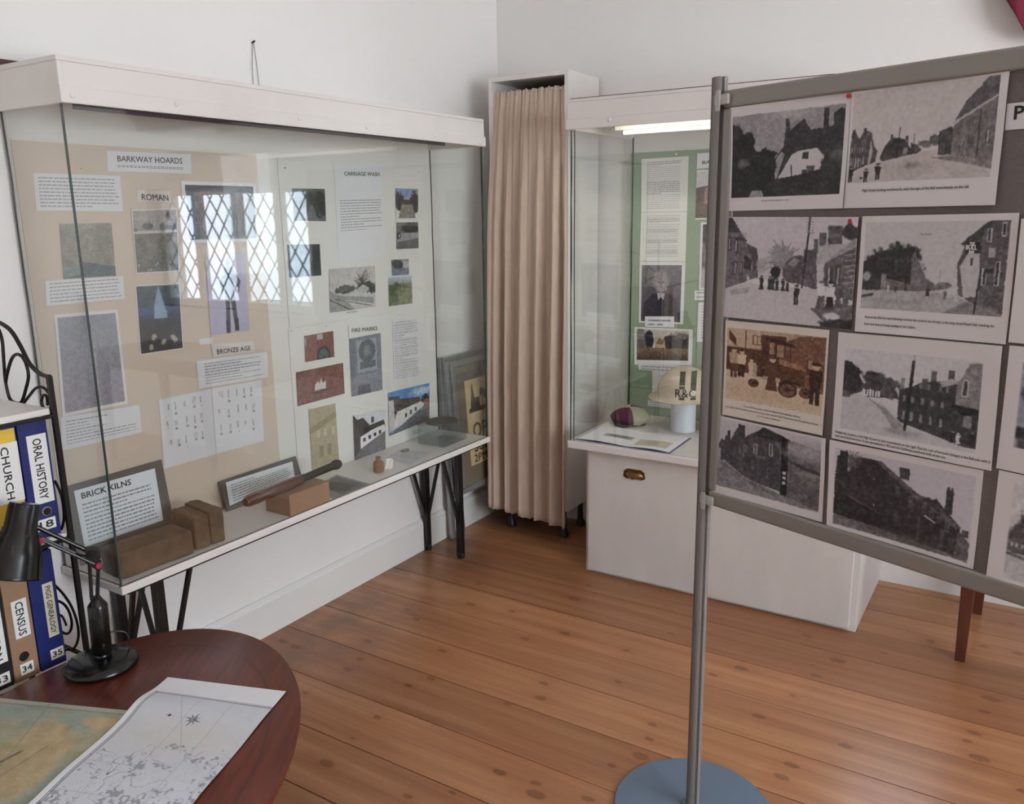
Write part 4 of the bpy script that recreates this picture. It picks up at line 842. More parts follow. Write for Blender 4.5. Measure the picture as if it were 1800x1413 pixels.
rcs = thing('display_case', 'short white glass display case with a lit hood standing on the low cabinet', 'display case', (-1.0, 3.25, .5525))
B0, B1, h0, h1 = .5525, .5835, 1.808, 1.918
MB().box((RX0, RY, B0), (RX1, RYB, B1)).build('base_board', PINKW, rcs, bevel=.004)
mb = MB().box((RX0, RY, h1 - .012), (RX1, RYB, h1)).box((RX0 + .001, RY + .001, h0 + .012), (RX1 - .001, RY + .014, h1 - .0121)).box((RX0 + .001, RY + .0141, h0), (RX0 + .014, RYB, h1 - .0121)).box((RX1 - .014, RY + .0141, h0), (RX1 - .001, RYB, h1 - .0121)).box((RX0 + .0141, RY + .0141, h0 + .05), (RX1 - .0141, RYB, h0 + .058))
mb.build('hood', PINKW, rcs, bevel=.0015)
MB().box((RX0 - .004, RY - .008, h0), (RX1 + .004, RY + .0, h0 + .036)).build('fascia_strip', PINKW, rcs, bevel=.002)
for px, py in ((1072, 211),): P = ony((px, py), RY - .008); MB().lathe(P, [(.0075, -.001), (.0075, .002), (.004, .004), (.001, .0045)], 14, (0, -1, 0)).build('screw_cap', WHITE, rcs, smooth=True)
MB().box((RX0 + .01, RY + .003, h1 + .0003), (RX1 - .2, RY + .006, h1 + .0025)).build('dark_joint', SATBLK, rcs)
gy = RY + .012
MB().box((RX0 + .008, gy, B1), (RX1 - .008, gy + .0045, h0 + .02)).build('front_glass', GLASS, rcs)
MB().box((RX0 + .008, gy + .006, B1), (RX0 + .0125, RYB - .014, h0 + .02)).build('end_glass', GLASS, rcs)
MB().box((RX1 - .0125, gy + .006, B1), (RX1 - .008, RYB - .014, h0 + .02)).build('end_glass', GLASS, rcs)
seal(RX0 + .010, gy + .004, B1, h0, .0016, rcs); seal(RX0 + .012, RYB - .018, B1, h0, .0008, rcs); seal(RX0 + .0245, gy + .002, B1, h0, .0019, rcs)
MB().box((RX0 + .0075, gy - .0008, B1), (RX0 + .009, gy + .006, h0)).build('glass_edge', EDGE, rcs)
MB().box((RX0 + .008, RYB - .012, B1), (RX1 - .008, RYB - .002, h0 + .049)).build('back_board', WCARD, rcs)
MB().tube([(-1.44, 3.13, 1.802), (-.5, 3.13, 1.802)], .008, 12).build('strip_lamp', emat('warm_strip_tube', (1., .93, .82), 1.1), rcs, smooth=True)
MB().box((-1.47, 3.112, 1.811), (-.47, 3.15, h0 + .049)).build('lamp_housing', WHITE, rcs)
area('strip_lamp_light', (-1.0, 3.03, 1.850), (0, 0, 0), .9, .014, 2.6, (1., .9, .76))
yb = RYB - .012
o = MB().box((ony((1110, 268), yb)[0], yb - .006, B1 + .001), (RX1 - .03, yb - .001, 1.752)).build('pin_board', GREENB); tag(o, 'green pin board covering the back of the right case', 'board')
YG = yb - .006
def qy(pts, off, curl=None): return surf(*[ony(p, YG - off) for p in pts], curl=curl, hint=(0, -1, 0))
GR = 'notices in the right display case'
notice('typed_notice', [(1127.7, 279.6), (1210.6, 274.4), (1207.7, 371.4), (1127, 373)], .002, 'upper typed page of dense print on the green board', 26, q=qy, group=GR, box=(.12, .06, .86, .95), short=(2, 17), bg=(222, 220, 214), c=95, res=110)
notice('typed_notice', [(1127, 373.5), (1207.7, 372), (1205, 459), (1124.5, 459)], .0015, 'lower typed page of dense print, directly above the old portrait', 24, q=qy, group=GR, box=(.13, .06, .86, .92), short=(4, 16), bg=(222, 220, 214), c=95, res=110)
def p_port(c):
    c.grad((112, 106, 110), (84, 78, 84)).grain(10, 8)
    c.poly([(.02, .96), (.08, .66), (.3, .5), (.7, .5), (.9, .64), (.97, .96)], (60, 54, 62)).ell(.5, .78, .44, .28, (56, 50, 58), .7, .6, .3)
    c.ell(.5, .27, .20, .17, (158, 150, 152), .8, .4, .3).ell(.5, .32, .125, .15, (150, 138, 138), 1, .25).ell(.5, .40, .13, .08, (160, 154, 154), .8, .4, .3)
    c.ell(.45, .30, .028, .014, (84, 76, 80)).ell(.55, .30, .028, .014, (84, 76, 80)).line((.5, .31), (.505, .35), .018, (122, 112, 114)).line((.46, .385), (.54, .385), .012, (96, 86, 90))
    c.poly([(.4, .49), (.6, .49), (.57, .62), (.5, .56), (.43, .62)], (178, 172, 174)).line((.5, .6), (.52, .96), .014, 42).grain(10, 30)
photo([(1124.5, 460), (1205, 459.7), (1200.9, 570), (1122.7, 567)], .002, 'grey portrait photograph of an old man in a coat on the green board', p_port, q=qy, group='photographs in the right display case', inner=(.05, .055, .93, .97))
notice('caption_label', [(1133.6, 556), (1185, 556), (1184.6, 575.8), (1133.6, 574)], .003, 'white two-line name label directly below the old portrait', items=[('CHARLES F ADAMS', .12, .46, .0075, .76, 'l', .02), ('(1815 - 1894)', .12, .84, .0075, .5, 'l', .02)], q=qy, group=GR)
def p_house(c):
    c.grad((196, 184, 172), (170, 158, 148), 0, .5).tree(.1, .3, .12, .3, (112, 104, 100)).tree(.85, .25, .2, .25, (120, 112, 104)).tree(.9, .5, .25, .22, (66, 60, 58)).tree(.68, .42, .16, .26, (56, 50, 50)).ell(.25, .36, .08, .28, (46, 42, 46), 1, .3, .5).tree(.06, .5, .12, .2, (90, 80, 74))
    c.poly([(.33, .6), (.38, .35), (.44, .28), (.5, .42), (.55, .35), (.56, .6)], (176, 150, 130)).poly([(.38, .45), (.44, .26), (.54, .36), (.5, .5)], (128, 96, 80)).rect(.33, .45, .36, .6, (226, 214, 200)).rect(0, .6, 1, 1, (118, 94, 70)).grad((126, 102, 76), (70, 56, 46), .62, 1).grain(20, 24)
photo([(1115, 574.4), (1217.9, 579), (1216, 642), (1115, 640.8)], .002, 'brown photograph of a gabled house among trees on the green board', p_house, q=qy, group='photographs in the right display case', inner=(.045, .045, .935, .87))
notice('caption_label', [(1122, 641), (1216, 643), (1215, 658), (1122.7, 649.5)], .003, 'typed caption SWISS COTTAGE STYLE partly behind the helmet', items=[('SWISS COTTAGE STYLE OLD VICARAGE', .06, .40, .0066, .88, 'l', .02), ('(Now known as the Manse)', .06, .84, .0066, .62, 'l', .02)], q=qy, group=GR)
def p_drw(c): c.grain(4, 8).rect(.2, .12, .9, .2, 206).line((.2, .15), (.9, .18), .01, 180).tree(.6, .8, .35, .12, 60).ell(.5, .9, .1, .05, (110, 70, 130)).line((.3, .7), (.9, .75), .02, 90)
photo([(1146.5, 652), (1200, 655), (1198, 708), (1146.5, 704)], .0015, 'small drawing with a dark cluster, low on the green board behind the helmet', p_drw, q=qy, group='photographs in the right display case')
notice('caption_label', [(1139, 703), (1190, 712), (1190, 719), (1139, 713)], .003, 'typed caption lowest on the green board, behind the white cylinder', 2, q=qy, group=GR)
notice('heading_label', [(1225.8, 269.5), (1300, 265), (1299, 292), (1224.7, 296.6)], .002, 'heading label starting BA, cut off by the stand pole', items=[('BARKWAY', .13, .72, .013, .8, 'l', .014)], q=qy, group=GR)
def p_col(c): c.fill((206, 200, 196)).poly([(0, .35), (.3, .3), (.35, .7), (0, .9)], (84, 70, 66)).poly([(.2, .4), (.45, .1), (.9, .4), (.9, .8), (.2, .8)], (150, 120, 108)).rect(0, .7, 1, 1, (96, 84, 78)).grain(20, 30)
photo([(1224.7, 299), (1300, 296), (1298, 384), (1222.4, 386)], .0015, 'brown house photograph beside the stand pole on the green board', p_col, q=qy, group='photographs in the right display case', inner=(.0, .03, 1, .97))
def p_col2(c): c.fill(60).rect(0, .3, 1, .7, 110).grain(50, 14).rect(0, .7, 1, 1, 170)
photo([(1232, 390.7), (1300, 390), (1297, 506), (1228, 509.6)], .0015, 'dark photograph below the brown house photograph by the stand pole', p_col2, q=qy, group='photographs in the right display case', inner=(.06, .03, .96, .97))
notice('caption_label', [(1221, 510.7), (1290, 509), (1290, 526), (1221, 527.7)], .003, 'small typed label under the dark photograph by the stand pole', 2, q=qy, group=GR)
notice('typed_notice', [(1227, 532), (1296, 530), (1294, 600), (1225, 601)], .0015, 'typed page low beside the stand pole on the green board', 12, q=qy, group=GR, box=(.1, .06, .9, .94))
P = ony((1189, 271), YG); o = MB().lathe(P, [(.004, 0), (.004, .004), (.002, .006)], 10, (0, -1, 0)).build('drawing_pin', WHITE); tag(o, 'white pin above the typed pages on the green board', 'pin')
# cable in the corner
pts = [ony(p, RYB - .05) for p in ((1101, 243), (1096, 262), (1097, 300), (1095, 380), (1093, 470), (1092.5, 560), (1091, 640), (1086, 700), (1086, 727))]
for p in pts: p[0] = max(p[0], RX0 + .03)
pts[-1][2] = B1 + .004
o = MB().tube(smoothc(pts, 6), .0036, 8).build('power_cable', SATBLK, smooth=True); tag(o, 'thin black cable hanging in the left corner of the right case', 'cable')
# white cylinder and helmet
cx, cy, r0 = -1.238, 3.335, .0525
o = MB().lathe((cx, cy, B1 + .0008), [(r0, 0), (r0, .158), (r0 - .003, .160)], 48).build('cylinder_stand', mat('white_tube', (212, 214, 222), .5, var=.01), smooth=True); tag(o, 'white cylinder holding up the cream helmet in the right case', 'stand')
hz = B1 + .162
hm = thing('helmet', 'cream steel helmet with dark stripes and the letters R&C on a white cylinder', 'helmet', (cx, cy, hz))
def HP(a, t):  # t 0 crown .. 1 rim base .. >1 brim
    if t <= 1: ph_ = t * math.pi / 2; r_ = .112 * math.sin(ph_) ** .9; z = hz - .004 + .118 * math.cos(ph_) ** .85 if ph_ < math.pi / 2 - 1e-6 else hz - .004
    else: k = t - 1; r_ = .112 + .026 * k * 1.2; z = hz - .004 - .012 * math.sin(k * 2.2)
    return A((cx + r_ * math.cos(a) * (1.0 if t <= 1 else 1.0), cy + r_ * math.sin(a) * 1.12, z))
V = []; F = []; ts = [k / 14 for k in range(15)] + [1 + k / 4 for k in range(1, 5)]; n = 56; stripe = []
for t in ts:
    for k in range(n): V.append(HP(2 * math.pi * k / n, max(t, .012)))
for i in range(len(ts) - 1):
    for k in range(n): k2 = (k + 1) % n; F.append((i * n + k, (i + 1) * n + k, (i + 1) * n + k2, i * n + k2))
F.append(tuple(range(n)))
mb = MB(); mb.add(V, F); o = mb.build('shell', HELM, hm, smooth='all'); md = o.modifiers.new('s', 'SOLIDIFY'); md.thickness = .002; md.offset = -1
MB().tube([HP(2 * math.pi * k / 64, 2.0) for k in range(65)], .0026, 8, cap=False).build('rim', HELM, hm, smooth=True)
# stripes: bands that run over the front of the dome; front faces the viewer direction
fa = math.atan2(0 - cy, 0 - cx); fr = A((math.cos(fa), math.sin(fa), 0)); rt = A((-math.sin(fa), math.cos(fa), 0))
def HS(s, q, h=.0012):
    """s metres to the viewer's right of the front centre, q height above rim"""
    q = max(0., q); cz = min(1., q / .118) ** (1 / .85); ph_ = math.acos(cz); r_ = .112 * math.sin(ph_) ** .9 + h
    if abs(s) > r_ * .999: s = math.copysign(r_ * .999, s)
    d = math.sqrt(max(r_ * r_ - s * s, 0)); v = fr * d + rt * s; return A((cx + v[0], cy + v[1] * 1.12, hz - .004 + q + h * .4))
def band(s0, s1, q0, q1, name='stripe'):
    V = []; F = []; na, nb = 6, 14
    for j in range(nb + 1):
        for i in range(na + 1): V.append(HS(s0 + (s1 - s0) * i / na, q0 + (q1 - q0) * j / nb))
    for j in range(nb):
        for i in range(na): q = j * (na + 1) + i; F.append((q, q + 1, q + na + 2, q + na + 1))
    mb = MB(); mb.add(V, F); return mb.build(name, HELMD, hm)
for s0 in (-.015, .030): band(s0, s0 + .022, .060, .108); band(s0, s0 + .022, .044, .056) if s0 < 0 else band(s0, s0 + .022, .044, .060); band(s0, s0 + .022, .0005, .010)
V_, F_ = textmesh('R&C', .025); k = .034 / .7; xs = V_[:, 0] * k; xs = xs * (.086 / xs.max()) - .034
mb = MB(); mb.add([HS(x, .011 + y * k, .0018) for x, y in zip(xs, V_[:, 1])], F_); mb.build('lettering', INK, hm)
# cap
cc_ = A((-1.478, 3.322, B1 + .0008)); cp = thing('cap', 'quartered maroon and grey-green cloth cap in the right case', 'cap', cc_)
def capq(name, a0, a1, m):
    V = []; F = []; na, nb = 20, 14
    for j in range(nb + 1):
        t = j / nb
        for i in range(na + 1):
            a = a0 + (a1 - a0) * i / na; ph_ = t * math.pi / 2; puff = 1 + .05 * math.sin(a * 4) * t
            r_ = .080 * (math.sin(ph_) ** .75) * puff; z = .072 * math.cos(ph_) ** .8 if t < 1 else 0; z = .012 + z * (1 - .12 * math.cos(a - fa)) + .003 * math.sin(a * 7 + t * 9) * t
            if t > .85: r_ -= .012 * (t - .85) / .15
            V.append(cc_ + A((r_ * math.cos(a) * 1.12, r_ * math.sin(a) * .95, z * .92)))
    for j in range(nb):
        for i in range(na): q = j * (na + 1) + i; F.append((q, q + na + 1, q + na + 2, q + 1))
    mb = MB(); mb.add(V, F); mb.build(name, m, cp, smooth='all')
fc = math.atan2(-cc_[1], -cc_[0])
for i, m in enumerate((CAPM, CAPG, CAPM, CAPG)): capq('cap_panel', fc - math.pi / 2 + i * math.pi / 2 + .12 - math.pi / 2 * 0, fc + i * math.pi / 2 + .12, (CAPM, CAPG)[i % 2])
mb = MB(); n = 60; prf = [(.070, 0), (.0715, .006), (.069, .013)]
mb.lathe(cc_, prf, n, sx=.95, sy=1.12); mb.build('cap_band', mat('dark_green_band', (66, 62, 60), .9), cp, smooth=True)
V = []; F = []
for j in range(7):
    for i in range(25):
        a = fc - .95 + 1.9 * i / 24; r_ = .068 + .016 * j / 6 * math.cos((a - fc) * 1.45); V.append(cc_ + A((r_ * math.cos(a) * 1.12, r_ * math.sin(a) * .95, .006 - .003 * (j / 6))))
for j in range(6):
    for i in range(24): q = j * 25 + i; F.append((q, q + 25, q + 26, q + 1))
mb = MB(); mb.add(V, F); o = mb.build('cap_peak', CAPG, cp, smooth='all'); o.modifiers.new('s', 'SOLIDIFY').thickness = .003
# booklet
bk = thing('booklet', 'open booklet with purple covers lying at the front of the right case', 'booklet', (-1.36, 3.09, B1))
K = [onz(p, B1 + .004) for p in ((1053.6, 750.7), (1014, 771), (1100, 785.5), (1172.6, 797), (1212, 769), (1135, 760))]
for p in K: p[1] = max(p[1], gy + .012)
TLb, BLb, BMb, BRb, TRb, TMb = K
ctr = sum(K) / 6
mb = MB(); ex = [ctr + (p - ctr) * 1.035 for p in (TLb, BLb, BRb, TRb)]; ex = [A((p[0], max(p[1], gy + .008), B1 + .0006)) for p in ex]; mb.prism(ex, (0, 0, .0016)); mb.build('cover', PURP, bk)
def page(a, b_, c_, d_, s_, pic):
    S = surf(a, b_, c_, d_, hint=(0, 0, 1), curl=lambda u, v: .005 * np.sin(np.pi * (u if s_ else 1 - u) ** .8)); cv = Cv(110, 120, (228, 227, 230)); pic(cv); sheet('page', S, cv, parent=bk)
page(TLb, TMb, BMb, BLb, 1, lambda c: c.para(.15, .08, .9, .3, 5, c=190, seed=3).rect(.35, .42, .95, .62, 168).rect(.45, .45, .9, .58, 130).grain(5, 30))
page(TMb, TRb, BRb, BMb, 0, lambda c: c.para(.15, .1, .9, .4, 8, c=200, seed=8).rect(.1, .48, .86, .86, (196, 186, 168)).rect(.3, .55, .6, .78, (180, 168, 150)).grain(5, 30))
P = onz((1229, 757), B1); r = thing('leather_pouch', 'tan leather pouch mostly hidden behind the stand pole in the right case', 'pouch', (P[0] + .045, P[1] + .03, B1 + .0005))
MB().lathe((P[0] + .045, P[1] + .03, B1 + .0008), [(.03, 0), (.052, .012), (.056, .04), (.046, .075), (.026, .09), (.01, .094)], 28, sx=.8).build('body', LEATH, r, smooth=True)
MB().lathe((P[0] + .045, P[1] + .03, B1 + .026), [(.057, 0), (.058, .003), (.058, .012), (.056, .015)], 28, sx=.8).build('strap', SATBLK, r, smooth=True)

# ================================================================== DISPLAY STAND
DB = A((.939, -.343, 0)); DB /= np.linalg.norm(DB); DN = A((-.343, -.939, 0)); DN /= np.linalg.norm(DN); UP = A((0, 0, 1.)); O3 = A((-.6, 1.815, 0))
PW = 1.30; Z0, Z1 = .834, 1.745
ds = thing('display_stand', 'grey display stand with a felt panel held between aluminium poles', 'display stand', O3 + DB * PW / 2)
def dblk(a0, a1, d0, d1, z0, z1): c = O3 + DB * (a0 + a1) / 2 + DN * (d0 + d1) / 2 + UP * (z0 + z1) / 2; return MB().obox(c, (DB, DN, UP), ((a1 - a0) / 2, (d1 - d0) / 2, (z1 - z0) / 2))
dblk(.030, PW - .03, -.006, .003, Z0 + .02, Z1 - .02).build('felt_panel', FELT, ds)
fw = .036
def rail(a0, a1, z0, z1): return dblk(a0, a1, -.014, .012, z0, z1).build('panel_rail', ALUF, ds, bevel=.005, seg=3)
rail(.0, PW, Z1 - fw, Z1); rail(.0, PW, Z0, Z0 + fw); rail(.0, .022, Z0 + fw, Z1 - fw); rail(PW - .022, PW, Z0 + fw, Z1 - fw)
def pole(s):
    c = O3 + DB * s
    prof = []; R = .0165
    # round extrusion with four slots
    for k in range(48):
        a = 2 * math.pi * k / 48; slot = (k % 12) in (0, 1, 11); prof.append((R * (.62 if (k % 12) == 0 else (.66 if slot else 1.)) * math.cos(a), R * (.62 if (k % 12) == 0 else (.66 if slot else 1.)) * math.sin(a)))
    for nm, z0, z1 in (('lower_pole', .016, .848), ('upper_pole', .8495, 1.774)):
        MB().prism([c + DB * (x * math.cos(.5) - y * math.sin(.5)) + DN * (x * math.sin(.5) + y * math.cos(.5)) + UP * z0 for x, y in prof], UP * (z1 - z0)).build(nm, ALU, ds)
    MB().lathe(c + UP * .8475, [(.0150, 0), (.0150, .0025)], 24).build('joint_ring', ALUD, ds)
    MB().lathe(c, [(.20, .0), (.20, .005), (.197, .008), (.03, .012), (.026, .018), (.018, .02)], 72).build('base_plate', BASEM, ds, smooth=True)
pole(-.020); pole(PW + .020)
for s_, sg in ((-.004, 1), (PW + .004, -1)):
    for z in (Z1 - .030, Z0 + .002):
        a0, a1 = sorted((s_ - .012 * sg, s_ + .024 * sg)); dblk(a0, a1, .0125, .022, z, z + .022).build('clip', PLAST, ds, bevel=.003)
        dblk(min(s_ - .006 * sg, s_ + .006 * sg), max(s_ - .006 * sg, s_ + .006 * sg), .022, .026, z - .012, z + .030).build('clip', PLAST, ds, bevel=.002)
# ------------------------------------------------------------------ prints pinned on the stand
PB = O3 + DN * .003
def bpt(p): return onp(p, PB, DN)
GB = 'old village photographs on the display stand'
def bphoto(pts, lab, paint, inner, caps=(), amp=.004, bg=(214, 208, 207), ext=None, seed=0, W0=250):
    q = [bpt(p) if p is not None else None for p in pts]
    if ext:
        if q[1] is None: q[1] = q[0] + DB * ext
        if q[2] is None: q[2] = q[3] + DB * ext
    ph_ = seed * 1.7
    curl = lambda u, v: .0016 + amp * (.5 + .5 * np.sin(u * 3.1 + v * 2.0 + ph_)) * np.clip((np.abs(u - .5) * 2) ** 2 + (np.abs(v - .5) * 2) ** 2, 0, 1.4)
    S = surf(*q, curl=curl, hint=DN); h = int(W0 * S.H / S.W); cv = Cv(W0, h, bg); cv.region(*inner); paint(cv); photoreal(cv, inner, .0026, .19); cv.R = (0, 0, 1, 1)
    o = sheet('photograph', S, cv, m=GLOSSP); tag(o, lab, 'photograph', GB)
    if caps: letters(S, S.W, S.H, [(t[0], t[1] * S.W, t[2] * S.H, t[3], t[4] * S.W, 'l', .006, 0) for t in caps], o, name='caption')
    return o
def b1(c):
    c.grad((146, 142, 146), (156, 152, 154), 0, .7).grain(6, 12).ell(.55, .04, .2, .06, 182, .6, 1)
    c.poly([(.48, .48), (.50, .15), (.53, .13), (.54, .23), (.6, .17), (.66, .12), (.72, .25), (1, .22), (1, .62), (.9, .62), (.5, .66)], (54, 50, 54)).rect(.825, .02, .865, .3, 52).poly([(.91, .08), (.97, .04), (1, .06), (1, .3), (.91, .3)], 52).rect(.495, .1, .525, .3, 56)
    c.poly([(.42, .82), (.41, .55), (.48, .42), (.6, .42), (.86, .5), (.9, .7), (.82, .82)], (60, 56, 60)); c.poly([(.42, .85), (.56, .52), (.62, .48), (.78, .46), (.85, .56), (.83, .72), (.62, .76)], (198, 192, 196)); c.poly([(.415, .78), (.42, .56), (.47, .47), (.5, .5), (.43, .8)], 150)
    c.rect(.655, .5, .71, .58, 56).rect(.66, .7, .74, .78, 60).rect(.7, .66, .77, .74, 80).line((.56, .64), (.575, .82), .01, 60)
    c.poly([(0, .1), (.05, .12), (.1, .22), (.17, .32), (.22, .42), (.3, .5), (.4, .55), (.42, .8), (.36, 1), (0, 1)], 36).tree(.04, .2, .06, .12, 40).tree(.13, .32, .08, .12, 38).tree(.27, .55, .12, .12, 34).tree(.36, .62, .08, .1, 34)
    c.poly([(.38, .8), (.62, .76), (.84, .7), (1, .55), (1, 1), (.3, 1)], 44).tree(.92, .72, .1, .2, 46).tree(.7, .9, .3, .12, 42).ell(.96, .56, .06, .06, 110, .6, .8).ell(.09, .58, .05, .06, 110, .7, .6, .8).poly([(.17, 1), (.2, .92), (.3, .92), (.32, 1)], 140).grain(8, 50)
bphoto([(1286, 190), (1497.8, 161.5), (1484, 366), (1280, 371)], 'dark photograph of a thatched house with tall chimneys, top left of the stand', b1, (.035, .09, .965, .872), [('THE OLD COTTAGE, BARKWAY, c. 1900', .31, .915, .0026, .24)], seed=1)
def b2(c):
    c.fill((200, 192, 190)).ell(.4, .2, .5, .3, (192, 186, 184), .5, 1.)
    # left row
    c.poly([(0, .44), (.03, .42), (.06, .5), (.09, .5), (.1, .42), (.15, .46), (.19, .62), (.21, .66), (.2, .78), (.08, .84), (0, .9)], (84, 78, 80)).poly([(.07, .5), (.1, .41), (.16, .45), (.17, .6), (.1, .62)], (96, 90, 92)).poly([(.155, .5), (.175, .66), (.16, .8), (.14, .82)], (176, 168, 166))
    c.rect(.095, .39, .115, .47, 70).rect(.01, .4, .03, .5, 70)
    for k in range(6): c.rect(.005 + k * .02, .72 + .0 * k, .012 + k * .02, .86 - k * .012, 170).rect(.01 + k * .02, .60, .018 + k * .02, .66, 150)
    # middle
    c.poly([(.23, .74), (.26, .62), (.31, .52), (.41, .56), (.45, .66), (.45, .72), (.25, .78)], (70, 66, 66)).tree(.37, .6, .07, .07, 54).rect(.30, .49, .32, .56, 66).rect(.41, .52, .43, .6, 76).poly([(.45, .6), (.5, .62), (.53, .68), (.5, .72), (.45, .73)], 74).rect(.4, .64, .43, .72, 150, .8).line((.365, .42), (.355, .82), .006, 46).line((.47, .5), (.47, .6), .004, 80)
    c.tree(.55, .62, .05, .04, 104).tree(.62, .6, .04, .06, 90).poly([(.24, .78), (.6, .69), (.66, .7), (.95, .9), (1, .98), (1, 1), (0, 1), (0, .92), (.1, .85)], (186, 178, 176))
    # right barn
    c.poly([(.64, .74), (.64, .5), (.72, .46), (.74, .48), (.74, .76)], (74, 70, 72)).rect(.645, .6, .7, .75, 60).rect(.655, .62, .69, .74, 140, .4).rect(.695, .46, .715, .5, 66)
    c.poly([(.72, .45), (.80, .22), (.93, .0), (1, -.01), (1, .2), (.9, .28), (.74, .42)], (90, 85, 90)); c.poly([(.735, .44), (1, .2), (1, .84), (.73, .76)], (112, 104, 106)); c.line((.725, .43), (1, .19), .012, 176)
    for k in range(26): x = RNG.uniform(.75, .99); y = RNG.uniform(.38, .7); c.line((x, y), (x + .003, y + RNG.uniform(.03, .09)), .006, RNG.choice([150, 140, 84]), .6)
    c.line((.9, .32), (.9, .78), .009, 60).rect(.83, .55, .87, .66, 84).rect(.94, .52, .97, .66, 84).rect(.955, .53, .962, .64, 180)
    c.poly([(.6, .77), (.72, .76), (1, .84), (1, .92), (.8, .84)], (128, 120, 120)).ell(.5, .86, .2, .06, (160, 152, 150), .5, 1).ell(.47, .84, .05, .03, 110, .5, 1, .6)
    c.person(.015, .99, .17, 40).person(.135, 1.0, .15, 44).person(.225, .985, .19, 44).ell(.1, .95, .012, .01, 40).grain(12, 50)
bphoto([(1499.7, 155.7), (1778, 118.6), (1752.3, 360.3), (1483.6, 366)], 'photograph of a wide village street with a big barn, top right of the stand', b2, (.018, .045, .952, .785), [('High Street looking northwards, with the sign of the Bell immediately on the left.', .13, .865, .0052, .71)], seed=2)
def b3(c):
    c.grad((204, 196, 204), (196, 188, 194), 0, .6).poly([(0, .15), (.03, .02), (.12, .16), (.17, .25), (.26, .35), (.28, .58), (.2, .62), (0, .72)], (112, 104, 110)).poly([(0, .02), (.04, .0), (.13, .16), (.18, .24), (.02, .2), (0, .16)], (72, 66, 74)).rect(.0, .15, .17, .2, 160, .4)
    for x, y in ((.02, .2), (.08, .22), (.05, .44), (.08, .44), (.13, .44)): c.rect(x, y, x + .018, y + .13, 60).rect(x + .004, y + .01, x + .009, y + .12, 190)
    c.poly([(.16, .36), (.22, .42), (.22, .52), (.16, .5)], 52).poly([(.17, .25), (.26, .3), (.28, .44), (.24, .55), (.22, .4)], (80, 74, 80)).tree(.32, .46, .06, .08, 150, .6).bare(.48, .55, .38, 104, 60, 1.5).tree(.47, .38, .08, .12, 130, .6).tree(.42, .52, .04, .06, 50)
    c.poly([(.47, .54), (.49, .42), (.55, .36), (.63, .36), (.64, .32), (.72, .28), (.74, .66), (.5, .6)], (92, 84, 92)).poly([(.5, .44), (.56, .38), (.6, .4), (.56, .46)], 180, .6).rect(.70, .2, .73, .4, 90).rect(.63, .3, .73, .42, 84)
    c.rect(.735, .14, .79, .28, 100).rect(.80, .08, .90, .26, 92).tree(.96, .13, .06, .08, 56).poly([(.72, .44), (.73, .26), (.85, .24), (.97, .24), (.78, .42)], 174).poly([(.78, .42), (.99, .18), (1, .22), (1, .3), (.8, .42)], 150)
    c.poly([(.78, .42), (1, .26), (1, .74), (.84, .7), (.78, .66)], (98, 92, 98)); [c.line((.93, .34 + k * .05), (1, .32 + k * .05), .006, 190, .8) for k in range(7)]; c.rect(.8, .46, .85, .6, 70).rect(.86, .44, .9, .62, 76).rect(.815, .46, .825, .6, 190).rect(.88, .45, .89, .62, 190)
    c.line((.665, .0), (.625, .7), .014, 52); [c.line((.64, .02 + k * .025), (.70, .02 + k * .025), .004, 130) for k in range(6)]
    c.poly([(0, .72), (.2, .64), (.35, .66), (.75, .66), (.95, .8), (1, .8), (1, 1), (0, 1)], (196, 188, 192)).poly([(.05, .72), (.22, .68), (.2, .74), (.06, .78)], 130, .5)
    for x, h_ in ((.31, .14), (.375, .13), (.4, .14), (.435, .12), (.48, .12), (.515, .1)): c.person(x, .70, h_, 52, 120, True)
    c.person(.2, .66, .1, 200, 120, True).person(.59, .82, .19, 44).person(.775, .84, .26, 90, 200, True, 214).person(.84, .84, .26, 40, 200, True, 214).person(.9, .82, .22, 90, 120, True).person(.95, .8, .2, 110, 120, True)
    c.poly([(.7, .84), (1, .78), (1, 1), (.85, 1)], (92, 86, 90), .8).ell(.86, .9, .05, .03, 220, .9, .5, .5).tree(.9, .96, .12, .06, 50).grain(14, 60)
bphoto([(1279.6, 381.3), (1512.6, 381.3), (1496.5, 578.5), (1274, 556)], 'borderless photograph of villagers standing in a street by a telegraph pole', b3, (0, 0, 1, 1), seed=3)
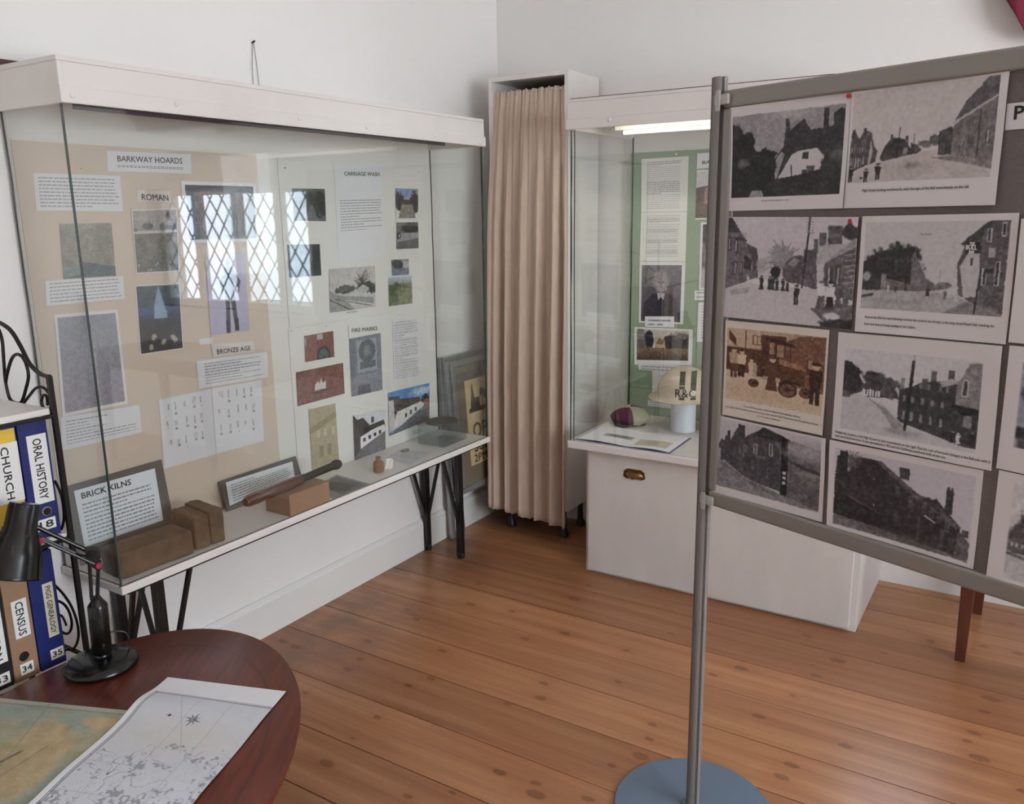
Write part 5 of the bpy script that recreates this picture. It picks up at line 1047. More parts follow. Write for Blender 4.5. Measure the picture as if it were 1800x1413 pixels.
def b4(c):
    c.grad((194, 190, 192), (190, 186, 188), 0, .8).tree(.2, .45, .2, .2, 52).tree(.1, .55, .12, .14, 44).tree(.3, .5, .14, .16, 56).tree(.4, .6, .06, .1, 84).poly([(0, .45), (.42, .45), (.44, .78), (0, .78)], 52, .9)
    c.poly([(.36, .4), (.38, .3), (.4, .42), (.46, .6), (.56, .72), (.54, .76), (.36, .78)], (112, 108, 110)).rect(.375, .28, .39, .45, 90).tree(.6, .7, .07, .04, 90).line((.57, .52), (.57, .75), .004, 110)
    c.poly([(.14, .62), (.3, .68), (.42, .72), (.42, .78), (.14, .78)], (106, 102, 102)).rect(.14, .59, .18, .78, 130).line((.325, .45), (.33, .82), .008, 40)
    c.ell(.03, .62, .025, .05, 210, .7, .5, .6)
    c.poly([(.7, .78), (.68, .48), (.72, .26), (.84, .05), (.88, 0), (1, 0), (1, 1), (.78, .86)], (92, 88, 92)); c.poly([(.70, .5), (.74, .35), (.82, .28), (.84, .8), (.74, .82)], (186, 182, 184)); c.poly([(.69, .24), (.86, .01), (.9, .0), (.8, .22), (.73, .27)], 66)
    c.rect(.725, .22, .83, .34, 50).rect(.82, .2, .88, .21, 60).rect(.88, .28, .92, .38, 170); 
    for x, y, h_ in ((.86, .08, .14), (.95, .02, .14), (.76, .38, .1), (.85, .5, .18), (.93, .42, .26)): c.rect(x, y, x + .03, y + h_, 200).rect(x + .006, y + .01, x + .024, y + h_ - .01, 60)
    c.poly([(0, .78), (.45, .77), (.7, .8), (.8, .88), (1, .98), (1, 1), (0, 1)], (168, 164, 166)).poly([(.76, .86), (.98, .94), (1, 1), (.6, 1)], 104, .6).line((0, .86), (.08, .83), .02, 70).ell(.3, .9, .2, .03, 140, .5, 1)
    c.person(.2, .79, .09, 190, 110, True).person(.255, .8, .1, 70).person(.49, .82, .1, 60, 110, True).person(.615, .85, .1, 100).person(.69, .86, .08, 190, 110, True)
    c.line((.84, .5), (.82, .98), .012, 50).rect(.86, .5, .92, .55, 44).grain(10, 50)
o = bphoto([(1519, 380), (1793.6, 373.9), (1768.7, 605), (1505.5, 581.7)], 'photograph of a street with a hanging inn sign, second row of the stand', b4, (.032, .055, .958, .79), [('Beyond the Bull Inn, and following on from the covered set of steps is the long closed Royal Oak coaching inn.', .07, .875, .0050, .855), ('Both inns have archways leading to rear stables.', .07, .935, .0050, .36)], seed=4)
q4 = [bpt(p) for p in [(1519, 380), (1793.6, 373.9), (1768.7, 605), (1505.5, 581.7)]]; S4 = surf(*q4, off=.0062, hint=DN)
letters(S4, S4.W, S4.H, [('THE', .735 * S4.W, .245 * S4.H, .006, .03 * S4.W, 'l', .02, 0), ('BULL', .715 * S4.W, .275 * S4.H, .0075, .065 * S4.W, 'l', .02, 0), ('INN', .735 * S4.W, .308 * S4.H, .006, .03 * S4.W, 'l', .02, 0)], o, WINK, 'printed_sign_lettering'); letters(S4, S4.W, S4.H, [('Barkway', .42 * S4.W, .165 * S4.H, .005, .07 * S4.W, 'l', 0., 0)], o, INKG, 'printed_title')
def b5(c):
    d = lambda a, b_, e: (a, b_, e)
    c.fill((176, 152, 128)).rect(0, 0, .35, .24, (196, 170, 146)).poly([(.02, .02), (.02, .14), (.1, .24), (.1, .14)], (90, 60, 44)).line((.2, .02), (.2, .24), .012, (90, 60, 44)).rect(.27, .06, .37, .2, (110, 80, 60)).rect(.285, .075, .32, .185, (190, 168, 146)).rect(.33, .075, .355, .185, (190, 168, 146))
    c.poly([(0, .26), (.4, .26), (.4, .62), (0, .62)], (92, 58, 42)).poly([(.6, .12), (.75, .02), (1, .0), (1, .8), (.6, .7)], (120, 84, 62)).rect(.83, .3, .9, .5, (80, 48, 36)).rect(.845, .31, .885, .42, (170, 140, 116))
    c.poly([(.37, .05), (.37, .6), (.6, .6), (.6, .35), (.62, .3), (.62, .05)], (84, 52, 40)).poly([(.42, .06), (.7, .14), (.72, .18), (.68, .18), (.42, .11)], (60, 36, 28)).rect(.45, .14, .5, .3, (160, 130, 108)).rect(.53, .16, .6, .32, (150, 118, 96)).poly([(.55, .34), (.8, .4), (.82, .46), (.56, .42)], (150, 112, 86)).poly([(.56, .42), (.82, .46), (.82, .66), (.58, .64)], (88, 56, 42)).line((.66, .18), (.67, .38), .01, (60, 36, 28))
    c.poly([(0, .58), (.2, .6), (.6, .68), (1, .72), (1, 1), (0, 1)], (206, 184, 160)).ell(.4, .86, .5, .08, (190, 164, 136), .5, 1)
    for x, y, R in ((.655, .74, .095), (.30, .72, .055), (.83, .75, .06)):
        c.ell(x, y, R, R * 1.05, (58, 34, 26)).ell(x, y, R * .8, R * .84, (130, 98, 76)); [c.line((x, y), (x + R * .8 * math.cos(k), y + R * .85 * math.sin(k)), .008, (70, 42, 32)) for k in np.arange(0, 6.28, .6)]; c.ell(x, y, R * .25, R * .26, (58, 34, 26))
    c.poly([(.56, .66), (.66, .6), (.78, .64), (.78, .67), (.66, .64), (.57, .7)], (50, 30, 22))
    k1, k2, hd = (96, 62, 46), (60, 36, 28), (200, 172, 146)
    c.person(.08, .68, .42, k1, hd, False, (176, 148, 124)).person(.165, .66, .38, k2, hd, False, (214, 192, 168)).person(.27, .66, .26, (206, 186, 164), hd, True).person(.31, .64, .2, (180, 156, 132), hd, True).person(.395, .6, .12, k2, hd).person(.49, .78, .46, k1, hd, True).person(.92, .88, .55, k2, hd, False, k2).ell(.15, .62, .025, .04, k2).grain(16, 60)
bphoto([(1279, 562), (1459, 580), (1448.8, 764.4), (1270.6, 728)], 'sepia photograph of people standing round an old lorry on the stand', b5, (.022, .075, .978, .82), [('Cheese & Pork yard, c. 1912. Fordhams lorry making a delivery.', .22, .875, .0038, .57), ('Left to right: Frank Thousell (butcher), Jack Thousell, Frank Thousell, Mabel Thousell, Dorothy Thousell, Jimmy Darton,', .03, .912, .0034, .93), ('and C Freeland salesman.', .36, .948, .0034, .24)], seed=5, bg=(218, 208, 198), W0=220)
def b6(c):
    c.fill((202, 198, 202)).poly([(.0, .15), (.06, .16), (.12, .3), (.16, .4), (.16, .5), (.05, .58), (0, .6)], 54).tree(.06, .3, .1, .12, 48).tree(.22, .34, .1, .1, 62).tree(.34, .38, .12, .08, 70).poly([(.14, .4), (.42, .44), (.44, .54), (.2, .56)], 66).poly([(.28, .5), (.33, .38), (.38, .42), (.4, .56)], 90)
    for k in range(6): c.rect(.17 + k * .022, .47, .185 + k * .022, .55, 214)
    c.rect(.45, .28, .475, .42, 130).poly([(.44, .42), (.54, .36), (.6, .3), (.82, .24), (.9, .25), (1, .3), (1, .95), (.85, .96), (.44, .82)], 62).poly([(.84, .3), (.92, .03), (1, .02), (1, .58), (.84, .5)], (136, 130, 134)).rect(.88, .22, .92, .4, 190).rect(.888, .23, .912, .39, 70)
    for x, y in ((.60, .26), (.66, .16), (.78, .13)): c.rect(x, y, x + .04, y + .12, 92)
    c.poly([(.72, .28), (.8, .22), (.86, .26), (.74, .33)], 170)
    for k, x in enumerate((.47, .53, .6, .67, .74)): c.rect(x, .48 + k * .004, x + .022, .55 + k * .004, 130).rect(x, .66 + k * .006, x + .02, .76 + k * .006, 140)
    for x in (.58, .64, .72, .77): c.rect(x, .32, x + .02, .38, 120)
    c.poly([(0, .62), (.1, .54), (.2, .56), (.36, .64), (.46, .8), (1, .98), (1, 1), (0, 1)], (190, 186, 190)).poly([(.2, .57), (.34, .66), (.5, .86), (.42, .9), (.3, .68)], (130, 126, 128), .7).line((.53, .08), (.5, .88), .02, 40).line((.535, .0), (.535, .1), .008, 90, .5)
    c.ell(.48, .92, .12, .04, 120, .5, 1).person(.88, .93, .12, 206, 150, True).person(.84, .93, .14, 40).person(.97, .94, .18, 50).person(.1, .52, .05, 40).rect(.0, .52, .06, .6, 90); c.rect(.9, .6, .96, .74, 150, .7).tree(.9, .55, .1, .05, 40).grain(14, 50)
bphoto([(1475.2, 583.3), (1765, 607.5), (1745, 826.6), (1463.3, 769.3)], 'photograph of a street with a row of terraced cottages and two-line caption', b6, (.055, .14, .905, .885), [('Hedges the butchers (136 High St.)can be seen immediately on the right. Past the row of terraced cottages is the Bell pub, with 3', .025, .940, .0050, .965), ('steps up to the front door. It was demolished in 1955 and the Dashbrass poorhouse built on the site.', .025, .975, .0050, .72)], seed=6)
def b7(c):
    c.grad((196, 190, 196), (186, 180, 188), 0, .4).poly([(0, .42), (.04, .3), (.07, .32), (.08, .24), (.12, .24), (.13, .3), (.2, .1), (.27, .1), (.28, .2), (.36, .12), (.46, .02), (.66, .08), (.66, .86), (.3, .8), (.06, .62), (0, .6)], (74, 70, 76))
    c.rect(.1, .16, .13, .3, 60).rect(.21, .04, .28, .2, 58).poly([(.4, .1), (.46, .0), (.67, .08), (.67, .16), (.4, .16)], 54).poly([(.28, .2), (.22, .3), (.22, .7), (.28, .74)], 88)
    for x, y, h_ in ((.27, .32, .1), (.37, .27, .14), (.52, .22, .17), (.35, .52, .1), (.5, .56, .16)): c.rect(x, y, x + .035, y + h_, 168 if y < .4 else 110).rect(x + .006, y + .01, x + .029, y + h_ - .01, 64); c.line((x + .017, y), (x + .017, y + h_), .005, 150)
    c.rect(.38, .42, .49, .46, 110).poly([(.64, .08), (.7, .1), (.7, .9), (.64, .9)], 36).rect(.66, .56, .69, .6, 190).rect(.66, .63, .69, .67, 190).rect(.66, .7, .69, .74, 190)
    c.poly([(.7, .1), (1, .16), (1, .98), (.7, .9)], (104, 98, 102)).ell(.86, .22, .18, .12, (170, 164, 170), .8, 1, .6).poly([(.7, .36), (.82, .42), (1, .46), (1, .5), (.8, .46), (.7, .4)], 50, .7).ell(.9, .52, .1, .03, 160, .5, 1)
    c.poly([(0, .62), (.08, .6), (.3, .78), (.64, .88), (1, .98), (1, 1), (0, 1)], (128, 122, 128)).poly([(.04, .62), (.3, .8), (.64, .92), (.4, .9), (.05, .66)], 92, .7).rect(0, .44, .035, .6, 150).grain(12, 60)
bphoto([(1261.2, 729), (1454.6, 770), (1446, 917.5), (1256.4, 862.7)], 'dark photograph of a narrow street of brick houses, bottom left of the stand', b7, (.025, .02, .965, .90), seed=7)
def b8(c):
    c.fill((196, 190, 198)).poly([(.0, .5), (.02, .1), (.08, .06), (.1, .3), (.12, .18), (.18, .06), (.32, .06), (.62, .34), (.7, .4), (.76, .36), (.93, .62), (.92, .98), (0, .98)], (58, 53, 56))
    c.bare(.12, .25, .3, 96, 40, 1.4); c.rect(.04, .02, .1, .3, 52).poly([(.31, .06), (.36, .06), (.66, .4), (.62, .42)], (92, 88, 96)).poly([(.6, .36), (.7, .36), (.82, .5), (.93, .62), (.9, .66), (.7, .46)], (96, 92, 98)).poly([(.64, .42), (.71, .36), (.8, .5), (.64, .52)], (60, 56, 58)).rect(.49, .08, .56, .22, 70).rect(.82, .22, .87, .5, 60).rect(.825, .19, .84, .24, 60).rect(.85, .19, .865, .24, 60)
    for x, y in ((.47, .32), (.57, .40), (.665, .43), (.72, .47), (.77, .51), (.83, .58)): c.rect(x, y, x + .028, y + .13, 96).rect(x + .005, y + .01, x + .022, y + .12, 70).line((x, y + .065), (x + .028, y + .065), .005, 100)
    for x, y in ((.46, .62), (.86, .76)): c.rect(x, y, x + .04, y + .14, 76)
    c.line((.69, .59), (.76, .645), .01, 190).rect(.64, .6, .66, .9, 76).rect(.8, .7, .83, .92, 84).poly([(0, .62), (.1, .58), (.38, .72), (.38, .9), (0, .86)], 46).line((.1, .58), (.38, .72), .008, 92)
    c.poly([(.92, .66), (1, .78), (1, 1), (.9, .98)], 96).rect(.945, .64, .985, .72, 80).poly([(0, .86), (.4, .9), (.9, .96), (1, .98), (1, 1), (0, 1)], (110, 105, 108)).ell(.55, .93, .3, .05, 84, .6, 1).grain(8, 50)
    c.ell(.3, .3, .006, .008, 200).ell(.31, .62, .006, .008, 190)
bphoto([(1462, 771.5), (1730, 826.3), (1712.3, 999.6), (1455, 922.3)], 'very dark photograph of a large brick house, bottom middle of the stand', b8, (.045, .075, .962, .955), seed=8)
def b9(c): c.fill(190).rect(0, .5, 1, 1, 150).tree(.3, .4, .2, .2, 70).grain(10, 40)
bphoto([(1799, 384), None, None, (1773.6, 601)], 'white edged print cut off by the right edge of the picture, second row', b9, (.2, .1, .95, .8), ext=.28, seed=1, W0=120)
def b10(c): c.grad((142, 144, 158), (150, 152, 164)).tree(.1, .35, .14, .1, 84).ell(.3, .8, .2, .08, 40, 1, .4, .4).ell(.05, .82, .08, .08, 46, 1, .4, .5).rect(.02, .9, 1, 1, 84).rect(.6, .3, 1, .8, 100).grain(10, 40)
bphoto([(1776.4, 606.5), None, None, (1752, 822)], 'blue-grey print cut off by the right edge of the picture, third row', b10, (.08, .12, .95, .80), ext=.28, seed=2, W0=140)
def b11(c):
    c.fill((206, 202, 204)).bare(.28, .66, .5, 60, 70, 1.5).tree(.25, .35, .2, .25, 70).tree(.1, .55, .14, .12, 80).poly([(0, .6), (.12, .55), (.3, .6), (.3, .75), (0, .72)], 96); [c.rect(.02 + k * .035, .62, .035 + k * .035, .66, 190) for k in range(5)]
    c.poly([(0, .76), (.5, .78), (1, .8), (1, 1), (0, 1)], 190).line((0, .74), (.3, .8), .02, 100).grain(26, 40)
bphoto([(1757, 825.6), None, None, (1735.5, 1018.3)], 'print of trees and a road, bottom right of the stand', b11, (.09, .06, .96, .92), ext=.29, seed=3, W0=160)
q = [bpt(p) for p in ((1771.6, 182.4), (1767, 229))]; S = surf(q[0], q[0] + DB * .22, q[1] + DB * .22, q[1], off=.002, hint=DN); o = sheet('heading_label', S, Cv(40, 12, (214, 210, 208))); tag(o, 'white heading label starting PO, cut off by the right edge of the picture', 'notice')
letters(S, S.W, S.H, [('PO', .0125, S.H * .62, .0205, .039, 'l', .02, 0)], o)
for p, lab in (((1495.5, 168.5), 'red pin between the two top photographs on the stand'), ((1497.4, 388.4), 'red pin at the top right corner of the street photograph with villagers')):
    P = bpt(p) + DN * .006; o = MB().lathe(P, [(.0015, -.006), (.0042, 0), (.0046, .0015), (.003, .0028)], 16, DN).build('push_pin', RED, smooth=True); tag(o, lab, 'pin', 'red pins on the stand')

# ================================================================== TABLE WITH TAPERED LEGS behind the stand
tb = thing('side_table', 'dark wooden table on tapered legs, mostly hidden behind the stand', 'table', (.35, 3.19, 0))
def tapleg(x, y): 
    mb = MB(); t, b_ = .026, .016; mb.add([(x - b_, y - b_, 0), (x + b_, y - b_, 0), (x + b_, y + b_, 0), (x - b_, y + b_, 0), (x - t, y - t, .62), (x + t, y - t, .62), (x + t, y + t, .62), (x - t, y + t, .62)], [(3, 2, 1, 0), (4, 5, 6, 7), (0, 1, 5, 4), (1, 2, 6, 5), (2, 3, 7, 6), (3, 0, 4, 7)]); mb.build('leg', WOODL, tb, bevel=.002)
for x, y in ((-.100, 2.99), (-.075, 3.405), (.86, 2.99), (.86, 3.405)): tapleg(x, y)
MB().box((-.11, 2.975, .621), (.89, 3.42, .70)).build('apron', WOODL, tb); MB().box((-.14, 2.95, .7005), (.92, 3.44, .72)).build('tabletop', WOODL, tb, bevel=.004)

# ================================================================== OVAL MAHOGANY TABLE
tm, nt, b = nodes('mahogany_top'); N, L = nt.nodes, nt.links
tc = N.new('ShaderNodeTexCoord'); gg = N.new('ShaderNodeMapping'); gg.inputs['Scale'].default_value = (.8, 7, 1); L.new(tc.outputs['Object'], gg.inputs[0]); n1_ = N.new('ShaderNodeTexNoise'); n1_.inputs['Scale'].default_value = 9; n1_.inputs['Detail'].default_value = 6; L.new(gg.outputs[0], n1_.inputs['Vector'])
bc = ramp(n1_.outputs['Fac'], [(.3, rgba((74, 28, 18))), (.55, rgba((98, 40, 26))), (.75, rgba((112, 50, 32)))])
el = N.new('ShaderNodeVectorMath'); el.operation = 'MULTIPLY'; L.new(tc.outputs['Object'], el.inputs[0]); el.inputs[1].default_value = (1 / .578, 1 / .384, 0); ln = N.new('ShaderNodeVectorMath'); ln.operation = 'LENGTH'; L.new(el.outputs[0], ln.inputs[0])
ring = ramp(ln.outputs['Value'], [(.835, (0, 0, 0, 1)), (.838, (1, 1, 1, 1)), (.848, (1, 1, 1, 1)), (.851, (0, 0, 0, 1))]); bc = mixc(mathn('MULTIPLY', ring, .55), bc, rgba((48, 20, 14))); 
outer = ramp(ln.outputs['Value'], [(.84, (0, 0, 0, 1)), (.86, (1, 1, 1, 1))]); bc = mixc(mathn('MULTIPLY', outer, .25), bc, rgba((92, 40, 26)))
L.new(bc, b.inputs['Base Color']); b.inputs['Roughness'].default_value = .34; b.inputs['Coat Weight'].default_value = .15; b.inputs['Coat Roughness'].default_value = .12
TH = math.radians(-59.6); TC = A((-1.478, .774, 0)); TZ = .45
mt = bpy.data.objects.new('oval_table', None); COL.objects.link(mt); mt.location = tuple(TC); mt.rotation_euler = (0, 0, TH); ORG[mt] = A((0, 0, 0.)); tag(mt, 'low oval mahogany table with an inlaid border line in the near left corner', 'table')
n = 128
def ering(k, z): return [(.578 * k * math.cos(2 * math.pi * i / n) if False else (.578 + k) * math.cos(2 * math.pi * i / n), (.384 + k) * math.sin(2 * math.pi * i / n), z) for i in range(n)]
V = []; F = []
for k, z in ((-.004, TZ), (.0, TZ - .002), (.002, TZ - .008), (-.002, TZ - .014), (-.001, TZ - .020), (-.010, TZ - .026), (-.030, TZ - .027)): V += ering(k, z)
for j in range(6):
    for i in range(n): i2 = (i + 1) % n; F.append((j * n + i, (j + 1) * n + i, (j + 1) * n + i2, j * n + i2))
F.append(tuple(range(n))); F.append(tuple(range(6 * n, 7 * n))[::-1]); mb = MB(); mb.add(V, F); mb.build('tabletop', tm, mt, smooth=True)
mb = MB(); 
for r_ in (0, .018): pass
V = []; F = []
for k, z in ((-.07, TZ - .0275), (-.07, TZ - .08), (-.088, TZ - .08), (-.088, TZ - .0275)): V += ering(k, z)
for j in range(4):
    for i in range(n): i2 = (i + 1) % n; j2 = (j + 1) % 4; F.append((j * n + i, j2 * n + i, j2 * n + i2, j * n + i2))
mb.add(V, F); mb.build('apron', WOODL, mt, smooth=True)
for x, y in ((.36, .19), (-.36, .19), (.36, -.19), (-.36, -.19)): MB().lathe((x, y, 0), [(.012, 0), (.014, .02), (.02, .2), (.024, TZ - .10), (.026, TZ - .028)], 20).build('leg', WOODL, mt, smooth=True)
# maps
mapz = TZ + .0015
S = surf(*[onz(p, mapz) for p in ((-330, 1195), (240, 1250), (60, 1530), (-620, 1430))], hint=(0, 0, 1)); w_ = 260; cv = Cv(w_, int(w_ * S.H / S.W), (164, 164, 146)); hh = cv.a.shape[0]
cv.grain(16, 8); cv.region(.02, .035, .985, .97).fill((142, 150, 134)).grain(16, 10); OR = (188, 160, 114)
land = np.clip((vnoise(hh, w_, 6, 5) + .35 * vnoise(hh, w_, 18, 6) - .62) * 9, 0, 1)
cv._mix(land * cv.inside(), (164, 150, 114), .7); cv.ell(.80, .40, .10, .26, (186, 152, 104), .8, .4, .8).ell(.68, .45, .14, .3, (160, 146, 104), .7, .5, .9).ell(.93, .08, .05, .05, (192, 160, 116), .9, .4, .6); cv.line((.73, .5), (.78, .36), .008, (84, 60, 40), .9).line((.76, .6), (.84, .3), .004, (110, 100, 80), .6)
cv.grain(22, 40); cv.a = cv.a * .82 + 38; cv.R = (0, 0, 1, 1)
for k in range(60): cv.rect(.02 + k * .0162, .028, .028 + k * .0162, .034, (110, 112, 96), .7)
cv.line((.02, .035), (.985, .035), .004, (130, 130, 110)).line((.75, .0), (.75, 1), .003, (140, 140, 120), .7)
for k in range(70): cv.line((.6 + RNG.random() * .4, RNG.random()), (.6 + RNG.random() * .4, RNG.random()), .001, (120, 116, 96), .12)
o = sheet('map', S, cv); tag(o, 'faded green and ochre map lying under the white chart on the oval table', 'map')
TLm, TRm = onz((295, 1190), mapz + .002), onz((503, 1215), mapz + .002); BLd = onz((45, 1413), mapz + .002) - TLm; BLd /= np.linalg.norm(BLd); BRd = onz((345, 1413), mapz + .002) - TRm; dd = BLd + BRd / np.linalg.norm(BRd); dd /= np.linalg.norm(dd)
curlm = lambda u, v: .012 * np.exp(-((v - .20) / .09) ** 2) * (.55 + .45 * np.cos(u * 2.6)) + .004 * np.exp(-((v - .62) / .12) ** 2)
S = surf(TLm, TRm, TRm + dd * .56, TLm + dd * .56, off=0., curl=curlm, hint=(0, 0, 1)); w_ = 300; hh = int(w_ * S.H / S.W); cv = Cv(w_, hh, (228, 229, 232))
cv.region(.045, .115, 1.0, .98); cv.fill((206, 208, 214)); cv.ell(.5, .28, .5, .14, (202, 196, 190), .5, 1).grain(4, 20)
m_ = np.clip((vnoise(hh, w_, 9, 21) + .5 * vnoise(hh, w_, 26, 22) + (cv.Y - .50) * 1.1 + (cv.X - .5) * .35 - 1.02) * 14, 0, 1) * np.clip((vnoise(hh, w_, 60, 23) - .42) * 6, 0, 1); cv._mix(m_ * cv.inside(), (118, 118, 124), .55)
e_ = np.abs(vnoise(hh, w_, 7, 31) + .4 * vnoise(hh, w_, 20, 32) - .72); cv._mix(np.clip(1 - e_ / .010, 0, 1) * cv.inside() * (cv.Y > .42), (60, 60, 66), .8)
for k in range(260): x, y = RNG.uniform(.1, 1), RNG.uniform(.42, 1); cv.line((x, y), (x + RNG.uniform(-.02, .02), y + RNG.uniform(-.008, .008)), .0022, 84, .6)
for a, b2_ in (((.02, 0.), (.02, 1)), ((.0, .012), (1, .012)), ((.0, .0), (1, .0))): cv.line(a, b2_, .006, (44, 48, 62))
cv.line((.0, 0), (.0, 1), .01, (44, 48, 62))
for a, b2_ in (((.42, .03), (.42, .9)), ((.69, .02), (.69, .95)), ((.25, .02), (.62, .38)), ((0, .50), (.45, .50)), ((0, .68), (.45, .68)), ((.22, .46), (.22, .9))): cv.line(a, b2_, .0035, (130, 132, 140), .6)
ccx, ccy = .50, .17
for k in range(8):
    a = k * math.pi / 4 + .2; l_ = .085 if k % 2 == 0 else .062; dx, dy = math.cos(a) * l_, math.sin(a) * l_ * w_ / hh * 1.05; px_, py_ = -math.sin(a) * .012, math.cos(a) * .012 * w_ / hh
    cv.poly([(ccx + dx, ccy + dy), (ccx + px_, ccy + py_), (ccx, ccy)], (52, 54, 62)).poly([(ccx + dx, ccy + dy), (ccx - px_, ccy - py_), (ccx, ccy)], (150, 152, 160))
cv.ell(.30, .165, .012, .008, 70).line((.27, .165), (.33, .165), .004, 70)
o = sheet('map', S, cv); tag(o, 'white printed sea chart with a compass star on the oval table', 'map')

# ================================================================== WROUGHT IRON RACK AND BINDERS
XS = -1.98; YP = 1.068
rk = thing('rack', 'black wrought iron shelf rack with scroll ends standing by the left wall', 'rack', (-2.12, .75, 0))
YR0 = .40
for x, y, zt_ in ((XS + .012, YP, 1.140), (-2.262, YP, 1.30), (XS + .012, YR0, 1.14), (-2.262, YR0, 1.30)): MB().bar((x, y, 0), (x, y, zt_), .011, .011, up=(1, 0, 0)).build('post', IRON, rk)
def endscroll(y):
    def c2(pts, r_=.0042): return MB().tube(smoothc([onp(p, (0, y, 0), (0, 1, 0)) for p in pts], 8), r_, 8)
    c2([(88, 662), (75, 659), (62, 650), (50, 636), (38, 612), (22, 585), (8, 572), (-12, 563), (-40, 560)], .0052).build('top_arch', IRON, rk, smooth=True)
    c2([(-2, 579), (4, 600), (7, 640), (10, 672), (17, 700), (28, 708), (38, 706), (45, 685), (50, 662), (46, 640), (38, 626), (28, 623), (20, 632), (13, 655), (10, 672)], .0040).build('scroll', IRON, rk, smooth=True)
    c2([(42, 708), (52, 695), (62, 683), (72, 680), (82, 686), (90, 700), (91, 712), (85, 722), (77, 718), (73, 705), (76, 695), (82, 697), (84, 712)], .0036).build('scroll', IRON, rk, smooth=True)
    c2([(96, 845), (103, 858), (109, 875), (112, 895), (112, 915), (108, 930)], .0034).build('scroll', IRON, rk, smooth=True)
    c2([(97, 1029), (112, 1045), (125, 1065), (134, 1088), (138, 1110), (136, 1128), (128, 1141), (118, 1141)], .0034).build('scroll', IRON, rk, smooth=True)
    c2([(98, 1055), (110, 1060), (120, 1072), (126, 1092), (124, 1108), (117, 1114), (108, 1110)], .0034).build('scroll', IRON, rk, smooth=True)
    c2([(101, 1080), (108, 1082), (113, 1090), (117, 1100)], .003).build('scroll', IRON, rk, smooth=True)
endscroll(YP)
for z in (1.052, .742, .418):
    MB().bar((XS + .012, YR0, z - .008), (XS + .012, YP, z - .008), .008, .008, up=(1, 0, 0)).build('shelf_rail', IRON, rk); MB().bar((-2.262, YR0, z - .008), (-2.262, YP, z - .008), .008, .008, up=(1, 0, 0)).build('shelf_rail', IRON, rk)
    MB().bar((XS + .012, YP, z - .008), (-2.262, YP, z - .008), .008, .008).build('shelf_rail', IRON, rk); MB().bar((XS + .012, YR0, z - .008), (-2.262, YR0, z - .008), .008, .008).build('shelf_rail', IRON, rk)
    for x in (-2.05, -2.12, -2.19): MB().bar((x, YR0, z - .008), (x, YP, z - .008), .006, .006, up=(1, 0, 0)).build('shelf_rod', IRON, rk)
for z, lab in ((1.052, 'cream board lying on the top tier of the iron rack'), (.7425, 'pale board lying on the middle tier of the iron rack')):
    o = MB().box((-2.25, YR0 + .01, z - .0035), (XS + .010, YP - .008, z + (.012 if z > 1 else .006))).build('shelf_board', CREAM, bevel=.002); tag(o, lab, 'board')
def binder(y0, y1, z0, h, m, lab, parts, grp='ring binders on the iron rack'):
    r = thing('ring_binder', lab, 'binder', ((XS - .14), (y0 + y1) / 2, z0), grp); x0, x1 = XS - .275, XS
    mb = MB().box((x1 - .004, y0, z0), (x1, y1, z0 + h)).box((x0, y0, z0), (x1 - .0041, y0 + .003, z0 + h)).box((x0, y1 - .003, z0), (x1 - .0041, y1, z0 + h)); mb.build('cover', m, r, bevel=.0012)
    MB().box((x0 + .02, y0 + .006, z0 + .004), (x1 - .03, y1 - .006, z0 + h - .02)).build('pages', LABEL, r)
    W_, H_ = y1 - y0, h; S = surf((XS, y0, z0 + h), (XS, y1, z0 + h), (XS, y1, z0), (XS, y0, z0), off=.0004, hint=(1, 0, 0))
    lift = 0.
    for p in parts:
        if p[0] == 'label':
            _, u0, v0, u1, v1, mm, txt, rot, cap = p; lift += .0003; P = [S(u0, v0, lift), S(u1, v0, lift), S(u1, v1, lift), S(u0, v1, lift)]; MB().prism(P, (.0002, 0, 0)).build('label', mm, r)
            if txt:
                lw = (v1 - v0) * H_; cx_ = (u0 + u1) / 2 * W_
                if rot: letters(S, W_, H_, [(txt, cx_ - cap / 2, (v0 + (v1 - v0) * .06) * H_, cap, lw * .88, 'l', .012, 90)], r, h=lift + .0004)
                else: letters(S, W_, H_, [(txt, cx_, v1 * H_ - ((v1 - v0) * H_ - cap) / 2, cap, (u1 - u0) * W_ * .72, 'c', .02, 0)], r, h=lift + .0004)
        elif p[0] == 'ring':
            c_ = S(p[1], p[2]); MB().lathe(c_, [(.0115, -.001), (.0118, .0012), (.0095, .0016)], 28, (1, 0, 0)).build('finger_ring', CHROME, r, smooth=True); MB().lathe(c_, [(.0090, .0008), (.0090, .0020)], 28, (1, 0, 0)).build('finger_hole', HOLE, r)
    return r
zt1, zt2 = .7492, .4185
binder(.984, 1.052, zt1, .290, BLUEB, 'blue ring binder labelled ORAL HISTORY, 18, upper tier right end', [('label', .25, .115, .93, .70, LABEL, 'ORAL HISTORY', 1, .020), ('ring', .60, .775), ('label', .20, .835, .86, .93, LABEL, '18', 0, .017)])
binder(.910, .980, zt1, .290, BLUEB, 'blue binder with a yellow sheet labelled CHURCH, upper tier', [('label', .03, .02, .96, .86, YEL, '', 0, 0), ('label', .12, .13, .99, .62, LABEL, 'CHURCH', 1, .0175)])
binder(.835, .906, zt1, .290, KRAFT, 'brown ring binder beyond the left picture edge, upper tier', [('ring', .5, .78)])
binder(.958, 1.022, zt2, .300, BLUEB, 'blue ring binder with a beige spine label, numbered 35, lower tier', [('label', .46, .27, .86, .74, BEIGEL, 'PIGG GENEALOGY', 1, .0125), ('label', .42, .85, .93, .94, LABEL, '35', 0, .014)])
